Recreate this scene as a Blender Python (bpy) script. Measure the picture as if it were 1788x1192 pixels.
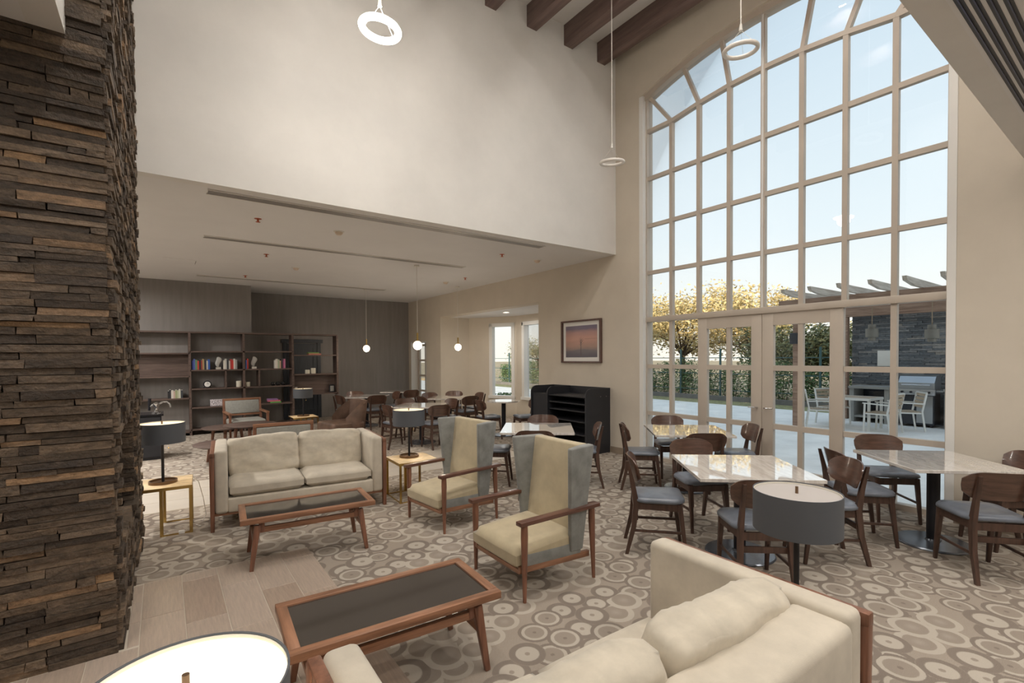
import bpy, bmesh, math, random
from mathutils import Vector, Matrix, noise
R=math.radians; rnd=random.Random(7)
for o in list(bpy.data.objects): bpy.data.objects.remove(o)
scene=bpy.context.scene; COL=scene.collection

# ---------------------------------------------------------------- camera
FPX,YAW,PIT,ROL,CY,CH=841.16,R(35.956),R(-1.083),R(-0.381),639.31,1.7
fw=Vector((math.sin(YAW),math.cos(YAW),0)); rt=Vector((math.cos(YAW),-math.sin(YAW),0)); up=Vector((0,0,1))
f2=fw*math.cos(PIT)+up*math.sin(PIT); u2=up*math.cos(PIT)-fw*math.sin(PIT)
r3=rt*math.cos(ROL)+u2*math.sin(ROL); u3=u2*math.cos(ROL)-rt*math.sin(ROL)
cam=bpy.data.cameras.new('camera'); camo=bpy.data.objects.new('camera',cam); COL.objects.link(camo)
cam.sensor_width=36; cam.lens=FPX*36/1788; cam.shift_y=(CY-596)/1788; cam.clip_start=.05; cam.clip_end=400
camo.matrix_world=Matrix(((r3.x,u3.x,-f2.x,0),(r3.y,u3.y,-f2.y,0),(r3.z,u3.z,-f2.z,CH),(0,0,0,1)))
scene.camera=camo

# ---------------------------------------------------------------- world, sun, exposure
def lin(c):
    return tuple(((v/255)/12.92 if v/255<=.04045 else ((v/255+.055)/1.055)**2.4) for v in c)
def L4(c): return lin(c)+(1,)
w=bpy.data.worlds.new('sky'); scene.world=w; w.use_nodes=True
nt=w.node_tree; bg=nt.nodes['Background']
tc=nt.nodes.new('ShaderNodeTexCoord'); sx=nt.nodes.new('ShaderNodeSeparateXYZ'); rp=nt.nodes.new('ShaderNodeValToRGB')
nt.links.new(tc.outputs['Generated'],sx.inputs[0]); nt.links.new(sx.outputs['Z'],rp.inputs[0]); nt.links.new(rp.outputs[0],bg.inputs[0])
e=rp.color_ramp.elements; e[0].position=0; e[0].color=L4((240,236,222)); e[1].position=1; e[1].color=L4((176,200,222))
for p,c in ((.07,(232,235,230)),(.22,(214,226,231)),(.5,(194,212,224))):
    k=e.new(p); k.color=L4(c)
bg.inputs[1].default_value=.83
SUN=bpy.data.lights.new('sun','SUN'); SUN.energy=3.4; SUN.color=(1,.84,.62); SUN.angle=R(1)
so=bpy.data.objects.new('sun',SUN); COL.objects.link(so)
so.rotation_euler=Vector((.93,.22,-.29)).to_track_quat('-Z','Y').to_euler()
vs=scene.view_settings; vs.view_transform='Standard'; vs.look='None'; vs.gamma=1; vs.use_curve_mapping=False; vs.exposure=0.66
def area(name,loc,size,power,color=(1,1,1),rot=(0,0,0),spread=R(170)):
    l=bpy.data.lights.new(name,'AREA'); l.shape='DISK'; l.size=size; l.energy=power; l.color=color; l.spread=spread
    o=bpy.data.objects.new(name,l); COL.objects.link(o); o.location=loc; o.rotation_euler=rot; return o
WARM=(1,.955,.90)
HIGH_Z,LOW_Z=6.96,3.476
# recessed downlights of the high ceiling (seen mirrored in the glass) and unseen ones in the low ceilings, the far left set added to brighten the back area
HIGH_SPOTS=[(.37,1.5),(.37,3.0),(1.86,1.5),(1.86,3.0),(3.35,1.5),(3.35,3.0),(4.84,1.5),(4.84,3.0)]
LOW_SPOTS=[(-1.4,7.2),(-1.4,9.2),(-1.4,11.4),(-3.2,8.2),(-3.2,10.6),(1.2,-.7),(3.0,-.7),(4.8,-.7),(1.2,-2.2),(3.0,-2.2),(4.8,-2.2),(-1.1,.6),(-1.1,2.2),(-2.4,.6),(-2.4,2.2)]
HIGH_P,LOW_P=15,12

# ---------------------------------------------------------------- mesh helpers
def link(o,parent=None):
    COL.objects.link(o)
    if parent: o.parent=parent
    return o
def finish(name,bm,mat,parent=None,smooth=True,angle=40):
    bmesh.ops.recalc_face_normals(bm,faces=bm.faces)
    me=bpy.data.meshes.new(name); bm.to_mesh(me); bm.free()
    if mat:
        for m in (mat if isinstance(mat,(list,tuple)) else [mat]): me.materials.append(m)
    if smooth:
        me.polygons.foreach_set('use_smooth',[True]*len(me.polygons)); me.set_sharp_from_angle(angle=R(angle))
    return link(bpy.data.objects.new(name,me),parent)
def empty(name,loc=(0,0,0),rz=0):
    o=bpy.data.objects.new(name,None); COL.objects.link(o); o.location=loc; o.rotation_euler=(0,0,rz); o.empty_display_size=.1; return o
def tag(o,label=None,cat=None,group=None,kind=None):
    if label: o['label']=label
    if cat: o['category']=cat
    if group: o['group']=group
    if kind: o['kind']=kind
    return o
def box(bm,c,s,rot=None,bev=0,seg=2):
    M=Matrix.Translation(c)@(rot.to_4x4() if rot else Matrix())@Matrix.Diagonal((s[0]/2,s[1]/2,s[2]/2,1))
    vs_=[bm.verts.new(M@Vector(k)) for k in ((-1,-1,-1),(1,-1,-1),(1,1,-1),(-1,1,-1),(-1,-1,1),(1,-1,1),(1,1,1),(-1,1,1))]
    for f in ((3,2,1,0),(4,5,6,7),(0,1,5,4),(1,2,6,5),(2,3,7,6),(3,0,4,7)): bm.faces.new([vs_[i] for i in f])
    if bev:
        es=list({ed for v in vs_ for ed in v.link_edges})
        bmesh.ops.bevel(bm,geom=es,offset=bev,segments=seg,affect='EDGES',profile=.5)
    return vs_
def bb(bm,x0,x1,y0,y1,z0,z1,bev=0,seg=2):
    return box(bm,((x0+x1)/2,(y0+y1)/2,(z0+z1)/2),(abs(x1-x0),abs(y1-y0),abs(z1-z0)),None,bev,seg)
def B(name,mat,parent,*a,bev=0,smooth=True):
    bm=bmesh.new(); bb(bm,*a,bev=bev); return finish(name,bm,mat,parent,smooth)
def cyl(bm,p,q,r0,r1=None,n=16,caps=True):
    p=Vector(p);q=Vector(q); r1=r0 if r1 is None else r1; d=q-p
    M=Matrix.Translation((p+q)/2)@d.to_track_quat('Z','Y').to_matrix().to_4x4()
    bmesh.ops.create_cone(bm,cap_ends=caps,segments=n,radius1=r0,radius2=r1,depth=d.length,matrix=M)
def bar(bm,p,q,wx,wy,wx1=None,wy1=None,bev=0):
    """square section bar from p to q, local x kept horizontal"""
    p=Vector(p);q=Vector(q); d=(q-p).normalized()
    ax=Vector((1,0,0)) if abs(d.x)<.8 else Vector((0,1,0))
    ay=d.cross(ax).normalized(); ax=ay.cross(d).normalized()
    wx1=wx if wx1 is None else wx1; wy1=wy if wy1 is None else wy1
    vv=[]
    for c,a,b_ in ((p,wx,wy),(q,wx1,wy1)):
        for sx_,sy_ in ((-1,-1),(1,-1),(1,1),(-1,1)): vv.append(bm.verts.new(c+ax*sx_*a/2+ay*sy_*b_/2))
    fs=[bm.faces.new([vv[i] for i in f]) for f in ((3,2,1,0),(4,5,6,7),(0,1,5,4),(1,2,6,5),(2,3,7,6),(3,0,4,7))]
    if bev:
        bmesh.ops.bevel(bm,geom=list({ed for v in vv for ed in v.link_edges}),offset=bev,segments=2,affect='EDGES',profile=.5)
def lathe(bm,prof,n=32,c=(0,0,0)):
    rows=[]
    for r,z in prof:
        rows.append([bm.verts.new((c[0]+r*math.cos(2*math.pi*i/n),c[1]+r*math.sin(2*math.pi*i/n),c[2]+z)) for i in range(n)] if r>1e-6 else [bm.verts.new((c[0],c[1],c[2]+z))])
    for a,b_ in zip(rows,rows[1:]):
        for i in range(n):
            j=(i+1)%n
            if len(a)==1 and len(b_)==1: continue
            if len(a)==1: bm.faces.new((a[0],b_[i],b_[j]))
            elif len(b_)==1: bm.faces.new((a[i],a[j],b_[0]))
            else: bm.faces.new((a[i],a[j],b_[j],b_[i]))
def prism(bm,pts,z0,z1):
    a=[bm.verts.new((x,y,z0)) for x,y in pts]; b_=[bm.verts.new((x,y,z1)) for x,y in pts]; n=len(pts)
    bm.faces.new(a[::-1]); bm.faces.new(b_)
    for i in range(n): bm.faces.new((a[i],a[(i+1)%n],b_[(i+1)%n],b_[i]))
def torus(bm,c,R0,r0,n=48,m=12,sz=1):
    g=[[bm.verts.new((c[0]+(R0+r0*math.cos(b_))*math.cos(a),c[1]+(R0+r0*math.cos(b_))*math.sin(a),c[2]+sz*r0*math.sin(b_))) for b_ in [2*math.pi*j/m for j in range(m)]] for a in [2*math.pi*i/n for i in range(n)]]
    for i in range(n):
        for j in range(m): bm.faces.new((g[i][j],g[(i+1)%n][j],g[(i+1)%n][(j+1)%m],g[i][(j+1)%m]))
def tube(bm,pts,r,n=8):
    for p,q in zip(pts,pts[1:]): cyl(bm,p,q,r,r,n)
def cushion(bm,c,s,puff=.25,n=14,rot=None,wr=0.0,seed=0,edge=.10):
    """soft box: thin local axis is y; faces bulge, corners rounded, optional wrinkles"""
    g=bmesh.new(); bmesh.ops.create_cube(g,size=2)
    bmesh.ops.subdivide_edges(g,edges=g.edges,cuts=n,use_grid_fill=True)
    for v in g.verts:
        x,y,z=v.co; 
        rx=1-edge*(abs(z)**6)*.6; rz=1-edge*(abs(x)**6)*.6
        prof=max(0,(1-abs(x)**4))**.5*max(0,(1-abs(z)**4))**.5
        yy=y*(1-puff+puff*prof)*(.45+.55*min(1,prof*2.2))
        P=Vector((x*rx*s[0]/2,yy*s[1]/2,z*rz*s[2]/2))
        if wr:
            q=Vector((P.x*5+seed,P.z*9+seed*1.7,y*.5)); d=noise.noise(q)*wr+abs(noise.noise(Vector((P.x*16+seed,P.z*5,3))))*wr*.8*(1-prof+.25)
            P.y+=math.copysign(1,y)*d*min(1,abs(y)*1.2)
            P.z+=noise.noise(Vector((P.x*6+seed,1.3,P.y*4)))*wr*.9
        v.co=P
    M=Matrix.Translation(c)@(rot.to_4x4() if rot else Matrix())
    bmesh.ops.transform(g,matrix=M,verts=g.verts)
    me=bpy.data.meshes.new('tmp'); g.to_mesh(me); g.free(); bm.from_mesh(me); bpy.data.meshes.remove(me)
def copy_tree(o,parent=None):
    c=o.copy(); COL.objects.link(c); c.parent=parent
    for ch in o.children: copy_tree(ch,c)
    return c
def heading(hx,hy): return math.atan2(hx,-hy)      # local front is -y

# ---------------------------------------------------------------- materials
MATS={}
def mat(name,col,rough=.6,metal=0,var=0,scale=8,stretch=(1,1,1),bump=0,bscale=60,col2=None,spec=.5,sheen=0,coat=0,emit=None,estr=0,alpha=None):
    if name in MATS: return MATS[name]
    m=bpy.data.materials.new(name); m.use_nodes=True; t=m.node_tree; b=t.nodes['Principled BSDF']; MATS[name]=m
    b.inputs['Roughness'].default_value=rough; b.inputs['Metallic'].default_value=metal; b.inputs['Specular IOR Level'].default_value=spec
    b.inputs['Base Color'].default_value=L4(col)
    if sheen: b.inputs['Sheen Weight'].default_value=sheen; b.inputs['Sheen Roughness'].default_value=.4
    if coat: b.inputs['Coat Weight'].default_value=coat; b.inputs['Coat Roughness'].default_value=.08
    if emit: b.inputs['Emission Color'].default_value=L4(emit); b.inputs['Emission Strength'].default_value=estr
    if var or bump:
        tc=t.nodes.new('ShaderNodeTexCoord'); mp=t.nodes.new('ShaderNodeMapping'); t.links.new(tc.outputs['Object'],mp.inputs[0]); mp.inputs['Scale'].default_value=stretch
    if var:
        nz=t.nodes.new('ShaderNodeTexNoise'); nz.inputs['Scale'].default_value=scale; nz.inputs['Detail'].default_value=5; nz.inputs['Roughness'].default_value=.6
        t.links.new(mp.outputs[0],nz.inputs[0])
        cr=t.nodes.new('ShaderNodeValToRGB'); t.links.new(nz.outputs[0],cr.inputs[0])
        c2=col2 or tuple(max(0,v*(1-var)) for v in col)
        c1=tuple(min(255,v*(1+var*.5)) for v in col) if not col2 else col
        cr.color_ramp.elements[0].position=.32; cr.color_ramp.elements[0].color=L4(c2); cr.color_ramp.elements[1].position=.68; cr.color_ramp.elements[1].color=L4(c1)
        t.links.new(cr.outputs[0],b.inputs['Base Color'])
    if bump:
        n2=t.nodes.new('ShaderNodeTexNoise'); n2.inputs['Scale'].default_value=bscale; n2.inputs['Detail'].default_value=3; t.links.new(mp.outputs[0],n2.inputs[0])
        bp=t.nodes.new('ShaderNodeBump'); bp.inputs['Strength'].default_value=bump; bp.inputs['Distance'].default_value=.01
        t.links.new(n2.outputs[0],bp.inputs['Height']); t.links.new(bp.outputs[0],b.inputs['Normal'])
    return m
def wood(name,c1,c2,rough=.4,axis='x',sc=3,coat=0):
    s={'x':(1,12,12),'y':(12,1,12),'z':(12,12,1)}[axis]
    return mat(name,c1,rough,var=.3,scale=sc,stretch=s,col2=c2,coat=coat)
WALNUT=wood('walnut',(166,120,92),(120,84,62),.38,'x'); WALNUT_Y=wood('walnut_y',(166,120,92),(120,84,62),.38,'y'); WALNUT_Z=wood('walnut_z',(150,104,82),(106,72,56),.38,'z')
CHAIRWOOD=wood('chair_wood',(92,68,57),(66,48,40),.38,'z',3); CHAIRBACK=wood('chair_back_wood',(104,76,63),(76,55,45),.28,'x',3,coat=.35)
SHELFWOOD=wood('shelf_wood',(108,90,82),(80,65,58),.5,'x',2); BEAMWOOD=wood('beam_wood',(126,104,96),(100,80,73),.6,'y',1.5)
SEATBLUE=mat('seat_leather',(112,118,128),.28,var=.12,scale=6,bump=.05,bscale=200)
WALL=mat('wall_paint',(226,223,218),.75,var=.02,scale=2,bump=.02,bscale=120)
WALL2=mat('beige_paint',(212,202,186),.75,var=.02,scale=2,bump=.02,bscale=120)
CEIL=mat('ceiling_paint',(228,226,224),.8,var=.015,scale=1)
GREYWALL=mat('taupe_wallcover',(136,131,127),.6,var=.05,scale=14,stretch=(1,1,.08),bump=.03,bscale=90)
FRAME=mat('window_frame',(196,184,170),.45,var=.02,scale=3); WHITE=mat('white_trim',(232,230,225),.45)
BASE=mat('baseboard',(150,135,118),.6)
FABRIC=mat('sofa_velvet',(203,193,176),.85,var=.06,scale=7,bump=.12,bscale=420,sheen=.25)
CUSHVEL=mat('cushion_velvet',(205,195,177),.85,var=.07,scale=9,stretch=(1,1,1.6),bump=.6,bscale=4.5,sheen=.25)
MATS['cushion_velvet'].node_tree.nodes['Bump'].inputs['Distance'].default_value=.03
for n_ in MATS['cushion_velvet'].node_tree.nodes:
    if n_.bl_idname=='ShaderNodeTexNoise' and abs(n_.inputs['Scale'].default_value-4.5)<.01: n_.inputs['Detail'].default_value=.6; n_.inputs['Distortion'].default_value=.8
GOLDVEL=mat('gold_velvet',(192,178,148),.85,var=.05,scale=9,bump=.12,bscale=420,sheen=.3)
GREYVEL=mat('grey_velvet',(140,141,137),.85,var=.12,scale=9,bump=.10,bscale=420,sheen=.35)
BLACK=mat('black_metal',(38,38,44),.45,metal=.3); CABBLACK=mat('black_laminate',(40,41,46),.5)
SHADE=mat('lamp_shade',(88,91,96),.65,bump=.05,bscale=500); SHADEIN=mat('shade_lining',(240,235,222),.8)
BRONZE=mat('bronze',(128,104,82),.35,metal=.8); BRASS=mat('brass',(206,176,112),.22,metal=1); CHROME=mat('chrome',(225,228,232),.08,metal=1)
TABLEBASE=mat('table_base_metal',(124,129,137),.25,metal=.6,var=.08,scale=5)
TRAVERT=mat('travertine',(222,200,164),.35,var=.15,scale=9,stretch=(1,3,1))
DARKGLASS=mat('smoked_glass',(56,51,47),.06,spec=.7,coat=.6)
BLUEDOOR=mat('dark_door',(44,50,58),.45,var=.2,scale=6,stretch=(8,8,1)); LEATHER=mat('brown_leather',(112,88,74),.5,var=.2,scale=5,bump=.06,bscale=150)
GREYFAB=mat('grey_upholstery',(158,158,152),.8,var=.06,scale=30,bump=.06,bscale=300)
WHITEPL=mat('white_plastic',(228,224,216),.5); SLOT=mat('slot_black',(26,26,34),.4); GRILLE=mat('grille_grey',(150,146,142),.4,metal=.3); SLAT=mat('grille_slat',(178,174,169),.4,metal=.2)
COPPER=mat('copper',(196,108,78),.35,metal=.7)
def marble():
    m=bpy.data.materials.new('marble'); m.use_nodes=True; t=m.node_tree; b=t.nodes['Principled BSDF']
    tc=t.nodes.new('ShaderNodeTexCoord'); mp=t.nodes.new('ShaderNodeMapping'); mp.inputs['Scale'].default_value=(1,5,1); mp.inputs['Rotation'].default_value=(0,0,.6)
    nz=t.nodes.new('ShaderNodeTexNoise'); nz.inputs['Scale'].default_value=4; nz.inputs['Detail'].default_value=8; nz.inputs['Distortion'].default_value=1.2
    cr=t.nodes.new('ShaderNodeValToRGB'); t.links.new(tc.outputs['Object'],mp.inputs[0]); t.links.new(mp.outputs[0],nz.inputs[0]); t.links.new(nz.outputs[0],cr.inputs[0]); t.links.new(cr.outputs[0],b.inputs['Base Color'])
    e=cr.color_ramp.elements; e[0].position=.3; e[0].color=L4((204,197,190)); e[1].position=.62; e[1].color=L4((234,229,223))
    b.inputs['Roughness'].default_value=.05; b.inputs['Specular IOR Level'].default_value=.8; b.inputs['Coat Weight'].default_value=1; b.inputs['Coat Roughness'].default_value=.02; b.inputs['Coat IOR'].default_value=1.7; return m
MARBLE=marble()
def glass(name,tint=(245,249,250),ior=1.5,k=1.0):
    m=bpy.data.materials.new(name); m.use_nodes=True; t=m.node_tree; t.nodes.clear()
    out=t.nodes.new('ShaderNodeOutputMaterial'); mx=t.nodes.new('ShaderNodeMixShader'); tr=t.nodes.new('ShaderNodeBsdfTransparent'); gl=t.nodes.new('ShaderNodeBsdfGlossy'); fr=t.nodes.new('ShaderNodeFresnel')
    mu=t.nodes.new('ShaderNodeMath'); mu.operation='MULTIPLY'; mu.inputs[1].default_value=k
    fr.inputs[0].default_value=ior; tr.inputs[0].default_value=L4(tint); gl.inputs['Roughness'].default_value=0.0
    t.links.new(fr.outputs[0],mu.inputs[0]); t.links.new(mu.outputs[0],mx.inputs[0]); t.links.new(tr.outputs[0],mx.inputs[1]); t.links.new(gl.outputs[0],mx.inputs[2]); t.links.new(mx.outputs[0],out.inputs[0]); return m
PANE=glass('pane_glass',tint=(254,254,254),k=.5)
def carpet():
    m=bpy.data.materials.new('ring_carpet'); m.use_nodes=True; t=m.node_tree; b=t.nodes['Principled BSDF']; N=t.nodes.new; K=t.links.new
    tc=N('ShaderNodeTexCoord'); 
    def ramp(src,stops,interp='LINEAR'):
        r=N('ShaderNodeValToRGB'); K(src,r.inputs[0]); r.color_ramp.interpolation=interp; e=r.color_ramp.elements
        e[0].position,e[0].color=stops[0][0],L4(stops[0][1]); e[1].position,e[1].color=stops[-1][0],L4(stops[-1][1])
        for p,c in stops[1:-1]: k=e.new(p); k.color=L4(c)
        return r.outputs[0]
    def mth(op,a,b_):
        n=N('ShaderNodeMath'); n.operation=op
        for i,v in enumerate((a,b_)):
            if isinstance(v,(int,float)): n.inputs[i].default_value=v
            else: K(v,n.inputs[i])
        return n.outputs[0]
    def mix(f,a,b_):
        n=N('ShaderNodeMix'); n.data_type='RGBA'
        K(f,n.inputs[0]) if not isinstance(f,(int,float)) else setattr(n.inputs[0],'default_value',f)
        for i,v in ((6,a),(7,b_)):
            if isinstance(v,tuple): n.inputs[i].default_value=v
            else: K(v,n.inputs[i])
        return n.outputs[2]
    LT,MD,DK,BG=(198,188,174),(152,139,126),(118,105,95),(170,158,145)
    sp=N('ShaderNodeTexNoise'); sp.inputs['Scale'].default_value=170; sp.inputs['Detail'].default_value=2; K(tc.outputs['Object'],sp.inputs[0])
    spk=sp.outputs[0]
    def layer(scale,off,jit,rad0,radv):
        mp=N('ShaderNodeMapping'); mp.inputs['Location'].default_value=off; mp.inputs['Rotation'].default_value=(0,0,.35); mp.inputs['Scale'].default_value=(scale,scale,0); K(tc.outputs['Object'],mp.inputs[0])
        v=N('ShaderNodeTexVoronoi'); v.voronoi_dimensions='2D'; v.inputs['Randomness'].default_value=jit; v.inputs['Scale'].default_value=1; K(mp.outputs[0],v.inputs['Vector'])
        s=N('ShaderNodeSeparateColor'); K(v.outputs['Color'],s.inputs[0])
        rad=mth('ADD',mth('MULTIPLY',s.outputs[0],radv),rad0)
        tt=mth('DIVIDE',v.outputs['Distance'],rad)
        tt=mth('ADD',tt,mth('MULTIPLY',mth('SUBTRACT',spk,.5),.12))
        A=ramp(tt,[(0,MD),(.13,MD),(.15,LT),(.60,LT),(.66,DK),(.95,DK),(1,MD)])
        Bq=ramp(tt,[(0,DK),(.10,DK),(.12,MD),(.58,MD),(.61,LT),(.78,LT),(.81,DK),(1,DK)])
        Cq=ramp(tt,[(0,BG),(.4,MD),(.66,MD),(.69,LT),(.97,LT),(1,LT)])
        sel=s.outputs[1]
        c=mix(mth('GREATER_THAN',sel,.36),A,Bq); c=mix(mth('GREATER_THAN',sel,.68),c,Cq)
        return c,mth('LESS_THAN',tt,1.0)
    c1,m1=layer(3.85,(0,0,0),.55,.37,.16); c2,m2=layer(3.85,(.5,.5,0),.55,.38,.12)
    bgc=mix(mth('GREATER_THAN',spk,.52),L4((160,146,131)),L4(BG))
    c=mix(m2,bgc,c2); c=mix(m1,c,c1)
    sp2=N('ShaderNodeTexNoise'); sp2.inputs['Scale'].default_value=420; K(tc.outputs['Object'],sp2.inputs[0])
    c=mix(.36,c,ramp(sp2.outputs[0],[(.35,(96,86,78)),(.65,(206,196,182))]))
    K(c,b.inputs['Base Color']); b.inputs['Roughness'].default_value=.95; b.inputs['Specular IOR Level'].default_value=.15
    bp=N('ShaderNodeBump'); bp.inputs['Strength'].default_value=.35; bp.inputs['Distance'].default_value=.006; K(sp2.outputs[0],bp.inputs['Height']); K(bp.outputs[0],b.inputs['Normal'])
    return m
CARPET=carpet()
def random_mat(name,stops,rough=.7,axis=(1,1,1),sc=6,bump=.3,bs=40,mixf=.5):
    """colour picked per object / per island plus grain"""
    m=bpy.data.materials.new(name); m.use_nodes=True; t=m.node_tree; b=t.nodes['Principled BSDF']; N=t.nodes.new; K=t.links.new
    g=N('ShaderNodeNewGeometry'); oi=N('ShaderNodeObjectInfo'); ad=N('ShaderNodeMath'); ad.operation='ADD'; K(g.outputs['Random Per Island'],ad.inputs[0]); K(oi.outputs['Random'],ad.inputs[1])
    fr=N('ShaderNodeMath'); fr.operation='FRACT'; K(ad.outputs[0],fr.inputs[0])
    r=N('ShaderNodeValToRGB'); K(fr.outputs[0],r.inputs[0]); e=r.color_ramp.elements
    e[0].position,e[0].color=stops[0][0],L4(stops[0][1]); e[1].position,e[1].color=stops[-1][0],L4(stops[-1][1])
    for p,c in stops[1:-1]: k=e.new(p); k.color=L4(c)
    tc=N('ShaderNodeTexCoord'); mp=N('ShaderNodeMapping'); mp.inputs['Scale'].default_value=axis; K(tc.outputs['Object'],mp.inputs[0])
    nz=N('ShaderNodeTexNoise'); nz.inputs['Scale'].default_value=sc; nz.inputs['Detail'].default_value=7; nz.inputs['Roughness'].default_value=.7; K(mp.outputs[0],nz.inputs[0])
    r2=N('ShaderNodeValToRGB'); K(nz.outputs[0],r2.inputs[0]); r2.color_ramp.elements[0].position=.35; r2.color_ramp.elements[0].color=(.25,.25,.25,1); r2.color_ramp.elements[1].position=.7; r2.color_ramp.elements[1].color=(1.25,1.2,1.15,1)
    mx=N('ShaderNodeMix'); mx.data_type='RGBA'; mx.blend_type='MULTIPLY'; mx.inputs[0].default_value=mixf; K(r.outputs[0],mx.inputs[6]); K(r2.outputs[0],mx.inputs[7]); K(mx.outputs[2],b.inputs['Base Color'])
    b.inputs['Roughness'].default_value=rough
    if bump:
        n2=N('ShaderNodeTexNoise'); n2.inputs['Scale'].default_value=bs; n2.inputs['Detail'].default_value=4; K(tc.outputs['Object'],n2.inputs[0])
        bp=N('ShaderNodeBump'); bp.inputs['Strength'].default_value=bump; bp.inputs['Distance'].default_value=.02; K(n2.outputs[0],bp.inputs['Height']); K(bp.outputs[0],b.inputs['Normal'])
    return m
STONE=random_mat('ledger_stone',[(0,(74,63,54)),(.35,(95,82,69)),(.65,(116,100,84)),(.90,(136,118,99)),(.97,(158,130,102)),(1,(176,143,107))],.62,(2,2,6),7,.55,55,.75)
TILE=random_mat('wood_look_tile',[(0,(172,152,136)),(.5,(184,166,150)),(1,(194,178,164))],.35,(26,2.2,1),2.2,.03,60,.28)
PALETILE=random_mat('pale_tile',[(0,(206,196,182)),(1,(214,206,194))],.3,(1,1,1),3,.0,60,.1)
GROUT=mat('grout',(206,196,180),.8)

# ================================================================ STRUCTURE
GX,FX,OX=6.5575,6.4375,6.75
V=[5.177]+[4.7053-.4789*j for j in range(7)]+[1.369]
HZ=[.7604+.7726*k for k in range(7)]
YL,YR,YC=5.25,1.30,3.27
ARC=lambda y:6.31-(y-YC)**2/11.2
INARC=lambda y:5.53-(y-YC)**2/15.05
def S(o): o['kind']='structure'; return o
def yzprism(bm,pts,x0,x1):
    a=[bm.verts.new((x0,y,z)) for y,z in pts]; b_=[bm.verts.new((x1,y,z)) for y,z in pts]; n=len(pts)
    bm.faces.new(a); bm.faces.new(b_[::-1])
    for i in range(n): bm.faces.new((a[i],b_[i],b_[(i+1)%n],a[(i+1)%n]))
# floor and its tiles
floor=S(B('floor',CARPET,None,-7.3,6.75,-6.3,14.8,-.12,0,smooth=False))
bm=bmesh.new(); bb(bm,6.75,8.35,7.7,12.55,-.12,0); S(finish('floor_bay',bm,CARPET,None,False))
B('grout_bed',GROUT,floor,-2.0,1.02,.4,4.58,-.02,.003,smooth=False); B('grout_bed',GROUT,floor,-1.2,5.1,6.6,8.0,-.02,.003,smooth=False)
CW,TL=.2335,.70
tile_me={}
def tile(w_,l_,cx,cy,m,z=.006):
    key=(round(w_,3),round(l_,3),m.name)
    if key not in tile_me:
        g=bmesh.new(); bb(g,-w_/2,w_/2,-l_/2,l_/2,-.008,0,bev=.0015,seg=1); o=finish('tile',g,m,floor,False); tile_me[key]=o.data
    else: o=link(bpy.data.objects.new('tile',tile_me[key]),floor)
    o.location=(cx,cy,z)
joints=[3.94,4.41,4.15,3.91,4.38,4.20,3.95,4.40]
for ci in range(-8,5):
    x0=-.14+ci*CW; j0=joints[ci%8]; yt=4.57 if x0>-.2 else 3.58; y=j0
    while y<yt: y+=TL
    while y>.5:
        a,b_=max(y-TL,.42),min(y,yt)
        if b_-a>.05: tile(CW-.005,b_-a-.005,x0+CW/2,(a+b_)/2,TILE)
        y-=TL
y=3.6
while y<4.5: tile(.055,.31,-.17,y+.157,TILE); y+=.317
for i in range(10):
    for j in range(3): tile(.595,.455,-.88+i*.6,6.835+j*.463,PALETILE)
# right wall with arched opening, bay opening and far door opening
bm=bmesh.new()
for pts in ([(-6.3,0),(YR,0),(YR,6.96),(-6.3,6.96)],[(YL,0),(7.91,0),(7.91,6.96),(YL,6.96)],[(7.91,2.86),(12.34,2.86),(12.34,6.96),(7.91,6.96)],
            [(12.34,0),(13.27,0),(13.27,6.96),(12.34,6.96)],[(13.27,2.2),(14.37,2.2),(14.37,6.96),(13.27,6.96)],[(14.37,0),(14.8,0),(14.8,6.96),(14.37,6.96)]): yzprism(bm,pts,FX,OX)
NS=20
for i in range(NS):
    y0=YR+(YL-YR)*i/NS; y1=YR+(YL-YR)*(i+1)/NS; yzprism(bm,[(y0,ARC(y0)),(y1,ARC(y1)),(y1,6.96),(y0,6.96)],FX,OX)
S(finish('wall_right',bm,WALL2,None,False))
S(B('baseboard_right',BASE,None,FX-.015,FX,5.25,7.91,0,.11)); S(B('baseboard_near',BASE,None,FX-.015,FX,-6,1.30,0,.11))
S(B('baseboard_bay',BASE,None,6.45,7.37,12.325,12.34,0,.11))
# bulkheads, ceilings, other walls
S(B('wall_bulkhead',WALL,None,-.55,FX,5.764,5.9,LOW_Z,HIGH_Z,smooth=False))
S(B('wall_near_bulkhead',WALL,None,-.40,FX,.70,.835,LOW_Z,HIGH_Z,smooth=False))
S(B('wall_left_bulkhead',WALL,None,-.55,-.40,.70,5.764,LOW_Z,HIGH_Z,smooth=False))
S(B('ceiling_back',CEIL,None,-7.3,FX,5.9,14.8,LOW_Z,LOW_Z+.14,smooth=False))
S(B('ceiling_near',CEIL,None,-7.3,FX,-6.3,.70,LOW_Z,LOW_Z+.14,smooth=False))
S(B('ceiling_left',CEIL,None,-7.3,-.55,.70,5.9,LOW_Z,LOW_Z+.14,smooth=False))
S(B('ceiling_high',WALL,None,-.6,OX,.70,5.9,HIGH_Z,HIGH_Z+.2,smooth=False))
S(B('wall_left',WALL,None,-7.3,-7.1,-6.3,14.8,0,3.6,smooth=False)); S(B('wall_behind',WALL,None,-7.3,FX,-6.3,-6.1,0,3.6,smooth=False))
bm=bmesh.new(); bb(bm,1.76,FX,14.54,14.8,0,LOW_Z); bb(bm,-7.3,1.767,13.217,14.8,0,LOW_Z); S(finish('wall_back',bm,GREYWALL,None,False))
for k in range(8):
    S(B('trim_%d'%(k+1),BEAMWOOD,None,5.987-.745*k,5.987-.745*k+.185,.83,5.768,6.645,HIGH_Z+.01,bev=.004))
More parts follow.
